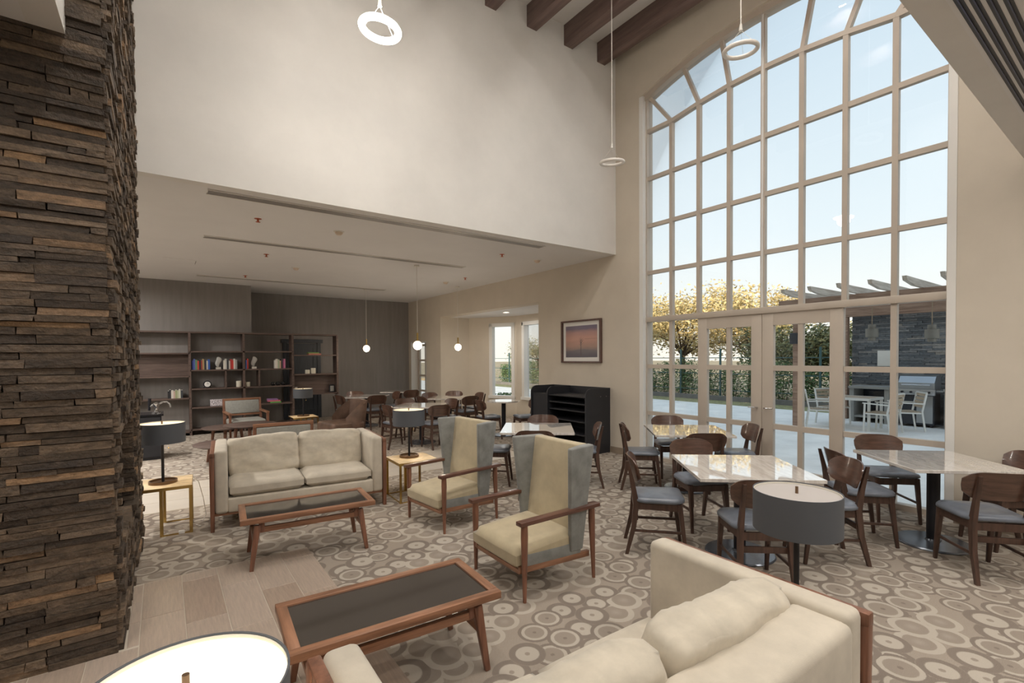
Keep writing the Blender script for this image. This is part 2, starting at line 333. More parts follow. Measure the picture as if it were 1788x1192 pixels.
# bay alcove
BAY=[(FX,12.34),(7.38,12.34),(8.1,10.95),(8.1,9.3),(7.38,7.91),(FX,7.91)]
def wallseg(bm,A,B_,z0,z1,th=.18,s0=0,s1=None):
    A=Vector(A);B_=Vector(B_); d=(B_-A); Ln=d.length; d/=Ln; n=Vector((-d.y,d.x)); s1=Ln if s1 is None else s1
    P,Q=A+d*s0,A+d*s1; prism(bm,[tuple(P),tuple(Q),tuple(Q+n*th),tuple(P+n*th)],z0,z1)
bm=bmesh.new()
wallseg(bm,(OX,12.34),BAY[1],0,2.86); wallseg(bm,BAY[4],(OX,7.91),0,2.86)
WINS=[(BAY[1],BAY[2],.72,1.48),(BAY[2],BAY[3],.30,1.35),(BAY[3],BAY[4],.09,.85)]
for A,B_,a,b_ in WINS:
    wallseg(bm,A,B_,0,.56); wallseg(bm,A,B_,2.63,2.86); wallseg(bm,A,B_,.56,2.63,s1=a); wallseg(bm,A,B_,.56,2.63,s0=b_)
S(finish('wall_bay',bm,WALL2,None,False))
bm=bmesh.new(); prism(bm,[(OX,7.6),(8.4,7.6),(8.4,12.65),(OX,12.65)],2.86,3.0); S(finish('ceiling_bay',bm,CEIL,None,False))
for i,(A,B_,a,b_) in enumerate(WINS):
    d=(Vector(B_)-Vector(A)).normalized(); n=Vector((-d.y,d.x)); c=Vector(A)+d*(a+b_)/2; rz=math.atan2(d.y,d.x); wd=b_-a
    wn=S(empty('window_%d'%(i+2),(c.x,c.y,0),rz)); tag(wn,['narrow white framed window on the angled bay wall','taller looking white framed window in the middle of the bay','hidden white framed window on the near angled bay wall'][i],'window')
    for x in (-wd/2+.02,wd/2-.02): B('side_casing',WHITE,wn,x-.05,x+.05,-.02,.16,.52,2.67)
    B('head_casing',WHITE,wn,-wd/2-.03,wd/2+.03,-.02,.16,2.58,2.68); B('sill',WHITE,wn,-wd/2-.05,wd/2+.05,-.05,.16,.52,.60)
    B('pane',PANE,wn,-wd/2+.06,wd/2-.06,.11,.118,.60,2.59)
# far French door beside the back wall
d5=S(empty('door_1',(6.66,13.82,0)))
tag(d5,'narrow white glazed door in the far corner','door')
for y in (-.55,.55): B('jamb',WHITE,d5,-.22,.09,y-.012,y+.012,0,2.2)
B('head',WHITE,d5,-.22,.09,-.55,.55,2.17,2.2)
for y in (-.47,.47): B('stile',FRAME,d5,.0,.05,y-.07,y+.07,0,2.17)
B('mullion',FRAME,d5,.0,.05,-.02,.02,.1,2.17)
for z in (.12,.66,1.14,1.62,2.1): B('rail',FRAME,d5,.002,.048,-.47,.47,z-.03,z+.03)
B('pane',PANE,d5,.02,.026,-.42,.42,.1,2.1)

# the great arched window
win=S(empty('window_1',(GX,YC,0))); tag(win,'tall arched window of beige bars filling the right wall','window')
def W(name,m,x0,x1,y0,y1,z0,z1,**k): return B(name,m,win,x0,x1,y0-YC,y1-YC,z0,z1,**k)
def wbar(name,p,q,wd=.05,dp=.07):
    bm=bmesh.new(); a=Vector((0,p[0]-YC,p[1])); b_=Vector((0,q[0]-YC,q[1])); d=(b_-a).normalized(); s=Vector((1,0,0)).cross(d)
    vv=[]
    for c in (a,b_):
        for sx_,sy_ in ((-1,-1),(1,-1),(1,1),(-1,1)): vv.append(bm.verts.new(c+Vector((sx_*dp/2,0,0))+s*sy_*wd/2))
    for f in ((3,2,1,0),(4,5,6,7),(0,1,5,4),(1,2,6,5),(2,3,7,6),(3,0,4,7)): bm.faces.new([vv[i] for i in f])
    return finish(name,bm,FRAME,win,False)
MW=.056
# reveal / jamb lining and outer frame
W('jamb',WHITE,FX-GX-.006,.0,YL-.075,YL-.0,0,ARC(YL)); W('jamb',WHITE,FX-GX-.006,.0,YR,YR+.07,0,ARC(YR))
for y in (YL-.05,YR+.045): W('side_frame',FRAME,-.05,.10,y-.045,y+.045,0,ARC(y))
for i in range(NS):
    y0=YR+(YL-YR)*i/NS; y1=YR+(YL-YR)*(i+1)/NS
    wbar('arch_frame',(y0,ARC(y0)-.045),(y1,ARC(y1)-.045),.09,.16)
for j in range(1,8):
    top=5.396 if j in (1,7) else INARC(V[j])
    bot=HZ[2] if j in (2,3,4,5,6) else 0
    W('mullion',FRAME,-.035,.035,V[j]-MW/2,V[j]+MW/2,bot,top)
bm=bmesh.new(); bb(bm,-.045,-.02,V[4]-.012-YC,V[4]+.012-YC,HZ[2],ARC(V[4])); finish('mullion_cap',bm,WHITE,win)
for k in (0,1):
    W('transom_bar',FRAME,-.03,.03,V[2],V[0],HZ[k]-.032,HZ[k]+.032); W('transom_bar',FRAME,-.03,.03,V[8],V[6],HZ[k]-.032,HZ[k]+.032)
W('transom',FRAME,-.06,.05,V[8],V[0],HZ[2]-.045,HZ[2]+.04,bev=.006)
W('sill',FRAME,-.05,.06,V[8],V[6],0,.06); W('sill',FRAME,-.05,.06,V[2],V[0],0,.06)
for k in (3,4,5): W('transom_bar',FRAME,-.03,.03,V[8],V[0],HZ[k]-.03,HZ[k]+.03)
ia=[(V[0],5.396),(V[1],5.396)]+[(V[j],INARC(V[j])) for j in range(2,7)]+[(V[7],5.396),(V[8],5.396)]
for p,q in zip(ia,ia[1:]): wbar('inner_arch_bar',p,q,.058,.076)
RAD={1:5.13,2:4.49,3:3.87,4:V[4],5:2.66,6:2.05,7:1.41}
for j,yo in RAD.items(): wbar('radial_bar',ia[j],(yo,ARC(yo)-.05),.052,.066)
def pane(pts):
    bm=bmesh.new(); yzprism(bm,[(y-YC,z) for y,z in pts],-.003,.003); finish('pane',bm,PANE,win,False)
for j in range(8):
    y0,y1=V[j+1],V[j]
    ks=range(-1,6)
    for k in ks:
        if k<2 and 2<=j<=5: continue
        z0=.06 if k<0 else HZ[k]
        if k==5: pane([(y0,z0),(y1,z0),(y1,ia[j][1]),(y0,ia[j+1][1])])
        else: pane([(y0,z0),(y1,z0),(y1,HZ[k+1]),(y0,HZ[k+1])])
outer=[(V[0],ARC(V[0])-.04)]+[(RAD[j],ARC(RAD[j])-.04) for j in range(1,8)]+[(V[8],ARC(V[8])-.04)]
for j in range(8): pane([ia[j+1],ia[j],outer[j],outer[j+1]])
# double doors in the window
for n,(ya,yb) in enumerate(((V[2],V[4]),(V[4],V[6]))):
    d=S(empty('door_%d'%(n+2),(GX,(ya+yb)/2,0))); hw=(ya-yb)/2
    tag(d,['left leaf of the beige glazed double doors','right leaf of the beige glazed double doors'][n],'door')
    for y in (-hw+.075,hw-.075): B('stile',FRAME,d,-.04,.03,y-.072,y+.072,.012,HZ[2]-.045,bev=.003)
    B('top_rail',FRAME,d,-.038,.03,-hw+.14,hw-.14,2.10,HZ[2]-.045); B('bottom_rail',FRAME,d,-.038,.03,-hw+.14,hw-.14,.012,.22)
    B('mullion',FRAME,d,-.032,.025,-.03,.03,.22,2.10)
    for k in (0,1): B('rail',FRAME,d,-.034,.027,-hw+.14,hw-.14,HZ[k]-.035,HZ[k]+.035)
    for y in (-1,1):
        for z0,z1 in ((.22,HZ[0]),(HZ[0],HZ[1]),(HZ[1],2.1)): B('pane',PANE,d,-.003,.003,min(y*.03,y*(hw-.14)),max(y*.03,y*(hw-.14)),z0,z1,smooth=False)
    s=1 if n else -1
    bm=bmesh.new(); hy=(hw-.06)*(1 if n else -1); cyl(bm,(-.045,hy,1.0),(-.10,hy,1.0),.01); cyl(bm,(-.09,hy,1.0),(-.09,hy-s*.0+(-.1 if n else .1),1.0),.009); finish('handle',bm,CHROME,d)

# stone fireplace column
fp=S(empty('wall_fireplace',(-.24,3.6,0))); tag(fp,'dark stacked ledger stone fireplace column rising on the left','column')
def P0(x,y,z): return (x+.24,y-3.6,z)
CORE=mat('mortar_dark',(60,54,48),.9)
bm=bmesh.new()
for x0,x1,y0,y1,z0,z1 in ((-2.4,-.62,3.62,5.76,0,6.9),(-.62,-.26,3.62,3.76,0,6.9),(-.62,-.22,5.0,5.76,0,6.9),(-.62,-.25,3.76,5.0,0,.52),(-.62,-.25,3.76,5.0,1.25,6.9)):
    bb(bm,x0+.24,x1+.24,y0-3.6,y1-3.6,z0,z1)
finish('core',bm,CORE,fp,False)
def stone_box(bm,x0,x1,y0,y1,z0,z1,j=.004):
    vv=bb(bm,x0,x1,y0,y1,z0,z1)
    for v in vv: v.co+=Vector((rnd.uniform(-j,j),rnd.uniform(-j,j),rnd.uniform(-j*.6,j*.6)))
front=[];rest=bmesh.new(); z=0.0; nparts=0
while z<6.85:
    h=rnd.choice((.032,.037,.04,.044,.05)) if z<5 else .05
    x=-.24+rnd.uniform(-.012,.012)
    while x>-2.3:
        ln=rnd.choice((.08,.16,.24,.3,.36,.44)); x1=x-ln; pr_=rnd.uniform(.004,.030)
        a=(x1+.24+.002,x+.24-.002,-pr_,.05,z+.0015,z+h-.0015)
        if x>-.74 and z<3.85 and nparts<298:
            g=bmesh.new(); stone_box(g,*a); finish('stone',g,STONE,fp,False); nparts+=1
        else: stone_box(rest,*a)
        x=x1
    y=3.605
    while y<5.75:
        ln=rnd.choice((.08,.12,.18,.24,.3)); y1=min(y+ln,5.76); base=-.235+(y-3.6)*.022; pr_=rnd.uniform(0,.032)
        segs=[(y,y1)]
        if .52<z<1.23: segs=[(a_,b_) for a_,b_ in ((y,min(y1,3.76)),(max(y,5.0),y1)) if b_-a_>.01]
        for a_,b_ in segs: stone_box(rest,base-.06+.24,base+pr_+.24,a_+.002-3.6,b_-.002-3.6,z+.0015,z+h-.0015)
        y=y1
    if .52<z<1.23:                                   # far jamb of the firebox niche
        xx=-.2
        while xx>-.62:
            ln=rnd.choice((.08,.14,.2)); stone_box(rest,xx-ln+.002+.24,xx-.002+.24,4.97-rnd.uniform(0,.025)-3.6,5.03-3.6,z+.0015,z+h-.0015); xx-=ln
    z+=h
tag(finish('stone_rest',rest,STONE,fp,False),kind='stuff')

# ================================================================ FIXTURES
LENS=mat('downlight_lens',(255,250,240),.5,emit=(255,240,215),estr=12)
def downlight(x,y,z,p,label,grp,sz=.16,name='recessed_downlight'):
    t=empty(name,(x,y,z)); tag(t,label,'downlight',grp)
    bm=bmesh.new(); lathe(bm,[(.075,-.004),(.095,-.012),(.10,-.001),(.075,-.001)],24); finish('trim_ring',bm,WHITEPL,t)
    bm=bmesh.new(); lathe(bm,[(0,-.003),(.075,-.003),(.075,-.0005),(0,-.0005)],24); finish('lens',bm,LENS,t)
    area('downlight_lamp',(x,y,z-.02),sz,p,WARM).parent=None
for x,y in HIGH_SPOTS: downlight(x,y,HIGH_Z,HIGH_P,'recessed downlight in the high ceiling, seen only mirrored in the arched window','high ceiling downlights')
for x,y in LOW_SPOTS: downlight(x,y,LOW_Z,LOW_P*(3.4 if y>6 else (.5 if x<0 else 1)),'recessed downlight in the low ceiling, out of view, far left ones added to brighten the back','low ceiling downlights')
downlight(7.2,10.17,2.86,9,'recessed downlight in the bay alcove ceiling',None)
# linear diffusers in the back ceiling
def diffuser(x0,x1,y,wd,label,nslat,dark=False):
    t=empty('linear_air_diffuser',((x0+x1)/2,y,LOW_Z)); tag(t,label,'air vent'); h=(x1-x0)/2
    B('backing',SLOT if dark else GRILLE,t,-h,h,-wd/2,wd/2,-.004,-.001)
    for k in range(nslat):
        yy=-wd/2+wd*(k+.5)/nslat; B('slat',WHITEPL if dark else SLAT,t,-h,h,yy-wd/nslat*.28,yy+wd/nslat*.28,-.012,-.004)
    for s in (-1,1): B('frame_edge',WHITEPL,t,-h-.01,h+.01,s*wd/2-.008,s*wd/2+.008,-.012,0)
diffuser(.42,4.98,6.03,.16,'long white slotted air diffuser closest to the bulkhead',5)
diffuser(.52,4.82,8.26,.15,'long grey air diffuser in the middle of the low ceiling',3)
diffuser(.62,4.72,12.15,.15,'long thin air diffuser nearest the dark back wall',2)
t=empty('linear_air_diffuser',(3.6,.6,LOW_Z)); tag(t,'black four slot air diffuser on the soffit at upper right','air vent')
for k,yy in enumerate((.062,.015,-.035,-.085)):
    B('slot',SLOT,t,-2.6,2.6,yy-.016,yy+.016,-.003,-.0005); B('slot_fin',mat('slot_fin',(70,74,98),.3,metal=.5),t,-2.6,2.6,yy-.003,yy+.003,-.010,-.002)
# ceiling devices
def sprinkler(x,y,where):
    t=empty('fire_sprinkler',(x,y,LOW_Z)); tag(t,'small copper fire sprinkler '+where,'sprinkler')
    bm=bmesh.new(); lathe(bm,[(0,-.003),(.04,-.003),(.045,0),(0,0)],20); finish('escutcheon',bm,COPPER,t)
    bm=bmesh.new(); cyl(bm,(0,0,-.003),(0,0,-.035),.012); lathe(bm,[(0,-.045),(.028,-.042),(.028,-.039),(0,-.036)],16); finish('head',bm,COPPER,t)
def smoke(x,y,where):
    t=empty('smoke_detector',(x,y,LOW_Z)); tag(t,'round white smoke detector '+where,'smoke detector')
    bm=bmesh.new(); lathe(bm,[(0,-.012),(.07,-.012),(.075,0),(0,0)],24); finish('base',bm,WHITEPL,t)
    bm=bmesh.new(); lathe(bm,[(0,-.05),(.03,-.05),(.05,-.03),(.055,-.012),(0,-.012)],24); finish('sensor_dome',bm,mat('cream_plastic',(222,204,184),.5),t)
for x,y,wh in ((1.01,6.86,'beside the slotted diffuser, leftmost near the bulkhead'),(1.46,9.11,'between the middle and far diffusers at left'),(1.46,11.67,'at far left beside the thin diffuser'),(4.78,6.86,'near the bulkhead at right'),(5.5,9.34,'near the right wall above the bay')): sprinkler(x,y,wh)
for x,y,wh in ((2.03,6.91,'between the first two diffusers'),(2.14,10.11,'between the last two diffusers'),(5.59,6.9,'closest to the right end of the bulkhead'),(5.41,10.09,'in front of the bay opening')): smoke(x,y,wh)
t=tag(empty('access_panel',(.28,10.6,LOW_Z)),'flush white access panel outline in the low ceiling','access panel')
B('panel',CEIL,t,-.25,.25,-.25,.25,-.004,0); bm=bmesh.new(); bb(bm,.235,.245,-.16,.16,-.008,-.004); finish('latch_edge',bm,GRILLE,t)

# ring pendants
RINGLIT=mat('ring_glow',(255,250,240),.4,emit=(255,244,224),estr=14); RINGOFF=mat('ring_diffuser_off',(226,220,212),.35)
def ring(x,y,z,lit,label,lean):
    t=empty('ring_pendant',(x,y,z)); tag(t,label,'pendant light','ring pendants')
    bm=bmesh.new(); torus(bm,(0,0,0),.155,.029 if lit else .022,56,14,1.0); o=finish('ring',bm,RINGLIT if lit else RINGOFF,t)
    o.rotation_euler=lean
    M=o.rotation_euler.to_matrix()
    bm=bmesh.new()
    for k in range(3):
        a=R(20+120*k); p=M@Vector((.15*math.cos(a),.15*math.sin(a),.015)); cyl(bm,p,(0,0,.20),.0015,None,6)
    finish('suspension_wire',bm,WHITEPL,t)
    bm=bmesh.new(); cyl(bm,(0,0,.195),(0,0,.26),.018,.012); finish('cord_grip',bm,WHITEPL,t)
    bm=bmesh.new(); cyl(bm,(0,0,.25),(0,0,HIGH_Z-z-.02),.006,None,8); finish('cord',bm,WHITEPL,t)
    bm=bmesh.new(); cyl(bm,(0,0,HIGH_Z-z-.03),(0,0,HIGH_Z-z),.06); finish('canopy',bm,WHITEPL,t)
ring(1.58,4.10,4.56,True,'glowing white ring pendant at upper left against the bulkhead',(R(4),R(6),0))
ring(4.82,2.64,4.81,False,'unlit ring pendant hanging in front of the arched window',(R(3),R(-4),0))
ring(5.13,4.66,4.41,False,'unlit ring pendant hanging lowest by the room corner',(R(5),R(-5),0))
l=bpy.data.lights.new('ring_lamp','POINT'); l.energy=28; l.color=WARM; l.shadow_soft_size=.12; lo=bpy.data.objects.new('ring_lamp',l); COL.objects.link(lo); lo.location=(1.58,4.10,4.50)
# globe pendants
GLOBE=mat('globe_glow',(255,244,228),.3,emit=(255,226,190),estr=3.2)
def globe(x,y,z,label):
    t=empty('globe_pendant',(x,y,z)); tag(t,label,'pendant light','brass globe pendants')
    bm=bmesh.new(); bmesh.ops.create_uvsphere(bm,u_segments=28,v_segments=16,radius=.085); finish('globe',bm,GLOBE,t)
    bm=bmesh.new(); cyl(bm,(0,0,.078),(0,0,.24),.018); finish('brass_stem',bm,BRASS,t)
    bm=bmesh.new(); cyl(bm,(0,0,.23),(0,0,LOW_Z-z-.01),.005,None,8); finish('cord',bm,WHITEPL,t)
    bm=bmesh.new(); cyl(bm,(0,0,LOW_Z-z-.025),(0,0,LOW_Z-z),.05); finish('canopy',bm,WHITEPL,t)
    l=bpy.data.lights.new('globe_lamp','POINT'); l.energy=15; l.color=(1,.86,.7); l.shadow_soft_size=.085; o=bpy.data.objects.new('globe_lamp',l); COL.objects.link(o); o.location=(x,y,z-.10)
globe(4.28,12.31,1.95,'lit globe pendant against the dark back wall'); globe(3.98,8.58,1.94,'lit globe pendant on a long cord, nearest of the three'); globe(6.0,10.57,1.96,'lit globe pendant in front of the bay alcove')

# ================================================================ LOUNGE FURNITURE
def sofa(loc,rz,label):
    t=empty('sofa',(loc[0],loc[1],0),rz); tag(t,label,'sofa','matching beige two seat sofas')
    Wd,D,H=1.74,.90,.79; a=Wd/2
    for s in (-1,1):
        o=bmesh.new(); x=s*(a-.025)
        bar(o,(s*(a-.022),-D/2+.04,0),(s*(a-.022),-D/2+.04,H-.02),.036,.06,.044,.075,bev=.006)
        bar(o,(s*(a-.022),D/2-.04,0),(s*(a-.022),D/2-.04,H-.02),.036,.06,.044,.075,bev=.006)
        bb(o,x-.022,x+.022,-D/2,D/2,H-.06,H-.012,bev=.008); bb(o,x-.02,x+.02,-D/2+.05,D/2-.05,.155,.205,bev=.005)
        finish('wooden_arm_frame',o,WALNUT_Z,t)
        o=bmesh.new(); x=s*(a-.10); bb(o,x-.058,x+.058,-D/2+.012,D/2-.02,.17,H+.006,bev=.03,seg=4); finish('arm_pad',o,FABRIC,t)
    o=bmesh.new(); bb(o,-a+.15,a-.15,-D/2+.02,D/2-.06,.17,.315,bev=.02,seg=3); finish('seat_deck',o,FABRIC,t)
    o=bmesh.new(); bb(o,-a+.13,a-.13,D/2-.225,D/2-.012,.17,H-.02,bev=.035,seg=4); finish('back_panel',o,FABRIC,t)
    B('base_rail',WALNUT,t,-a+.04,a-.04,-D/2+.05,-D/2+.09,.145,.175); B('base_rail',WALNUT,t,-a+.04,a-.04,D/2-.09,D/2-.05,.145,.175)
    for s in (-1,1):
        w_=(Wd-.32)/2
        o=bmesh.new(); cushion(o,(s*w_/2,-.105,.385),(w_-.006,.15,.66),puff=.10,n=12,rot=Matrix.Rotation(R(90),3,'X'),edge=.05,wr=.004,seed=s*3); c=finish('seat_cushion',o,FABRIC,t,angle=75)
        o=bmesh.new(); cushion(o,(s*w_/2,.135,.625),(w_+.01,.20,.445),puff=.36,n=28,rot=Matrix.Rotation(R(-12),3,'X')@Matrix.Rotation(R(s*2.5),3,'Y'),edge=.10,wr=.022,seed=5+s*2.3); finish('back_cushion',o,CUSHVEL,t,angle=75)
    return t
sofa((1.255,5.875),R(-5.2),'beige velvet sofa with walnut arms standing behind the far coffee table')
sofa((1.20,1.095),R(180-1.2),'beige velvet sofa in the foreground, seen from behind its back cushions')

def coffee(loc,rz,label):
    t=empty('coffee_table',(loc[0],loc[1],0),rz); tag(t,label,'coffee table','matching walnut coffee tables')
    Lh,Wh=.53,.265
    for s in (-1,1):
        B('frame_rail',WALNUT,t,-Lh,Lh,s*Wh-(.052 if s>0 else 0),s*Wh+(0 if s>0 else .052),.385,.425,bev=.004)
        B('frame_end',WALNUT_Y,t,s*Lh-(.052 if s>0 else 0),s*Lh+(0 if s>0 else .052),-Wh+.052,Wh-.052,.385,.425,bev=.004)
    B('glass_top',DARKGLASS,t,-Lh+.05,Lh-.05,-Wh+.05,Wh-.05,.40,.416)
    for s in (-1,1):
        o=bmesh.new(); bar(o,(-.40,s*.205,.318),(.40,s*.205,.318),.03,.045,bev=.004); finish('side_rail',o,WALNUT,t)
        for q in (-1,1):
            o=bmesh.new(); bar(o,(q*.405,s*.21,.36),(q*.455,s*.235,0),.05,.045,.03,.028,bev=.005); finish('leg',o,WALNUT_Z,t)
            o=bmesh.new(); bb(o,q*.375-.022,q*.375+.022,s*.205-.018,s*.205+.018,.30,.392,bev=.004); finish('post',o,WALNUT_Z,t)
    for q in (-1,1):
        o=bmesh.new(); bar(o,(q*.425,-.22,.22),(q*.425,.22,.22),.03,.03,bev=.003); finish('end_stretcher',o,WALNUT_Y,t)
coffee((1.02,4.51),R(-5),'walnut coffee table in front of the far sofa, its glass mirroring the cushions')
coffee((.965,2.445),R(-3.5),'walnut coffee table with smoked glass top in the foreground')

def wing(loc,rz,label):
    t=empty('wing_chair',(loc[0],loc[1],0),rz); tag(t,label,'armchair','high back wing chairs')
    hw,fy,by=.33,-.32,.32
    for s in (-1,1):
        for y in (fy,by):
            o=bmesh.new(); cyl(o,(s*hw,y,.46),(s*hw,y+(.0 if y<0 else .02),0),.026,.013,14); cyl(o,(s*hw,y,.46),(s*hw,y,.545),.026,.024,14); finish('leg',o,WALNUT_Z,t)
        o=bmesh.new(); bar(o,(s*hw,fy-.05,.553),(s*hw,by+.06,.565),.066,.03,.07,.03,bev=.005); finish('armrest',o,wood('arm_walnut',(112,76,62),(84,54,44),.3,'y',coat=.4),t)
        o=bmesh.new(); bar(o,(s*.29,fy-.02,.215),(s*.29,by,.185),.03,.045,bev=.003); finish('side_rail',o,WALNUT_Y,t)
    o=bmesh.new(); bar(o,(-.29,fy+.0,.20),(.29,fy+.0,.20),.035,.03); finish('front_rail',o,WALNUT,t)
    o=bmesh.new(); cushion(o,(0,-.09,.305),(.60,.17,.56),puff=.06,n=12,rot=Matrix.Rotation(R(94),3,'X'),edge=.04,wr=.003,seed=2); finish('seat_cushion',o,GOLDVEL,t,angle=75)
    for s in (-1,1):                                   # grey L shaped side strip under the seat
        o=bmesh.new(); bar(o,(s*.277,fy+.03,.265),(s*.277,by-.08,.245),.055,.11,bev=.018); finish('seat_side_band',o,GREYVEL,t)
    # back: golden tapering panel with forward swept grey wings
    def loft(rows,th,name,m):
        o=bmesh.new(); n=len(rows[0]); F_=[[o.verts.new(p) for p in r_] for r_ in rows]; K_=[[o.verts.new((p[0],p[1]+th,p[2])) for p in r_] for r_ in rows]
        for i in range(len(rows)-1):
            for j in range(n-1): o.faces.new((F_[i][j],F_[i][j+1],F_[i+1][j+1],F_[i+1][j])); o.faces.new((K_[i][j],K_[i+1][j],K_[i+1][j+1],K_[i][j+1]))
        for i in range(len(rows)-1):
            for j in (0,n-1): o.faces.new((F_[i][j],K_[i][j],K_[i+1][j],F_[i+1][j]))
        for i in (0,len(rows)-1):
            for j in range(n-1): o.faces.new((F_[i][j],F_[i][j+1],K_[i][j+1],K_[i][j]))
        bmesh.ops.recalc_face_normals(o,faces=o.faces)
        eds=[e_ for e_ in o.edges if len(e_.link_faces)==2 and e_.calc_face_angle(0)>R(50)]
        bmesh.ops.bevel(o,geom=eds,offset=.016,segments=3,affect='EDGES',profile=.5); return finish(name,o,m,t)
    zs=[.24,.42,.62,.82,1.03]; yb=lambda z:.17+.13*(z-.24)
    loft([[(x*.285,yb(z)-.03-.012*(1-x*x),z) for x in (-1,-.5,0,.5,1)] for z in zs],.09,'back_panel',GOLDVEL)
    for s in (-1,1):
        o=bmesh.new(); prev=None; rings_=[]
        for z in zs:
            k=(z-.24)/.79; y0=yb(z)+.075; y1=yb(z)-.045-.155*k; xi0=.268; xi1=.272+.062*k; th=.05
            P=[(xi0,y0),(xi0,yb(z)-.02),(xi1,y1),(xi1+th*.9,y1-.004),(xi0+th+.02*k,y0)]
            rings_.append([o.verts.new((s*x,y,z-.002)) for x,y in P])
        for a,b_ in zip(rings_,rings_[1:]):
            for i in range(5): o.faces.new((a[i],a[(i+1)%5],b_[(i+1)%5],b_[i]))
        o.faces.new(rings_[0]); o.faces.new(rings_[-1])
        bmesh.ops.recalc_face_normals(o,faces=o.faces)
        bmesh.ops.bevel(o,geom=[e_ for e_ in o.edges if len(e_.link_faces)==2 and e_.calc_face_angle(0)>R(45)],offset=.014,segments=3,affect='EDGES',profile=.5); finish('wing',o,GREYVEL,t)
    return t
wing((2.46,4.49),R(-90+6),'gold and grey wing chair beside the brass side table')
wing((2.33,2.955),R(-90-1),'gold and grey wing chair nearest the foreground coffee table')

def side_table(loc,rz,label,flip=1,zt=.47):
    t=empty('side_table',(loc[0],loc[1],0),rz); tag(t,label,'side table','brass side tables'); h=.25
    B('stone_top',TRAVERT,t,-h,h,-h,h,zt-.022,zt,bev=.002)
    for y in (-1,1):
        B('brass_rim',BRASS,t,-h-.002,h+.002,y*h-.003,y*h+.003,zt-.03,zt-.001)
        B('foot_rail',BRASS,t,min(0,flip*h),max(0,flip*h),y*(h-.012)-.006,y*(h-.012)+.006,0,.012)
        for x in (0,flip*(h-.014)): 
            o=bmesh.new(); bb(o,x-.014,x+.014,y*(h-.003)-.003,y*(h-.003)+.003,0,zt-.022); bb(o,x+.011,x+.014,min(y*h,y*(h-.03)),max(y*h,y*(h-.03)),0,zt-.022); finish('leg',o,BRASS,t)
    for x in (-1,1): B('brass_rim',BRASS,t,x*h-.003,x*h+.003,-h,h,zt-.03,zt-.001)
    B('foot_rail',BRASS,t,flip*(h-.014)-.006,flip*(h-.014)+.006,-h+.01,h-.01,0,.012)
    return t
DIFFOFF=mat('lamp_diffuser',(184,177,172),.6); DIFFLIT=mat('lamp_diffuser_lit',(255,250,238),.5,emit=(255,246,226),estr=.42); DIFFDIM=mat('lamp_diffuser_warm',(250,238,214),.5,emit=(255,228,180),estr=.35)
def table_lamp(loc,z,label,diff,lit=0,top=.56,r=.195,hs=.195):
    t=empty('table_lamp',(loc[0],loc[1],z)); tag(t,label,'lamp','black drum table lamps')
    o=bmesh.new(); lathe(o,[(.105,0),(.12,0),(.12,.028),(.108,.028),(.105,.006),(0,.006),(0,0),(.105,0)],40); finish('base_ring',o,BRONZE,t)
    o=bmesh.new(); bar(o,(-.105,0,.010),(.105,0,.010),.02,.012); finish('base_bar',o,BRONZE,t)
    o=bmesh.new(); cyl(o,(0,0,.008),(0,0,top-.02),.013); finish('pole',o,BLACK,t)
    o=bmesh.new(); lathe(o,[(r,top-hs),(r,top),(r-.004,top),(r-.004,top-hs),(r,top-hs)],56); sh_=finish('shade',o,[SHADE],t)
    o=bmesh.new(); lathe(o,[(r-.0045,top-hs+.004),(r-.0045,top-.004),(r-.006,top-.004),(r-.006,top-hs+.004)],56); finish('shade_lining',o,SHADEIN,sh_)
    o=bmesh.new(); lathe(o,[(0,top-.012),(r-.008,top-.012),(r-.008,top-.016),(0,top-.016)],48); finish('diffuser',o,diff,sh_)
    o=bmesh.new(); cyl(o,(0,0,top-.012),(0,0,top+.022),.007); finish('finial',o,BRONZE,sh_)
    o=bmesh.new(); cyl(o,(.05,-.02,top-hs-.06),(.05,-.02,top-.05),.0012,None,6); bmesh.ops.create_uvsphere(o,u_segments=8,v_segments=6,radius=.006,matrix=Matrix.Translation((.05,-.02,top-hs-.06))); finish('pull_chain',o,BRASS,t)
    if lit:
        l=bpy.data.lights.new('lamp_bulb','POINT'); l.energy=lit; l.color=(1,.84,.62); l.shadow_soft_size=.04; q=bpy.data.objects.new('lamp_bulb',l); COL.objects.link(q); q.location=(loc[0],loc[1],z+top-.13)
side_table((-.02,5.93),R(-3),'brass and stone side table between the stone column and the far sofa')
side_table((2.47,5.52),R(-3),'brass and stone side table at the right end of the far sofa',flip=-1)
side_table((2.35,1.06),R(0),'brass and stone side table hidden behind the foreground sofa arm')
side_table((.025,1.20),R(0),'brass and stone side table below the bottom edge, under the lit lamp',flip=-1)
table_lamp((-.015,5.93),.47,'black drum lamp on the side table beside the stone column',DIFFDIM,2,top=.60)
table_lamp((2.47,5.60),.47,'black drum lamp on the side table between sofa and wing chair',DIFFDIM,2,top=.59)
table_lamp((2.53,1.095),.47,'black drum lamp rising behind the foreground sofa arm',DIFFOFF,0)
table_lamp((.028,1.19),.47,'black drum lamp with glowing white top at the bottom edge',DIFFLIT,6)

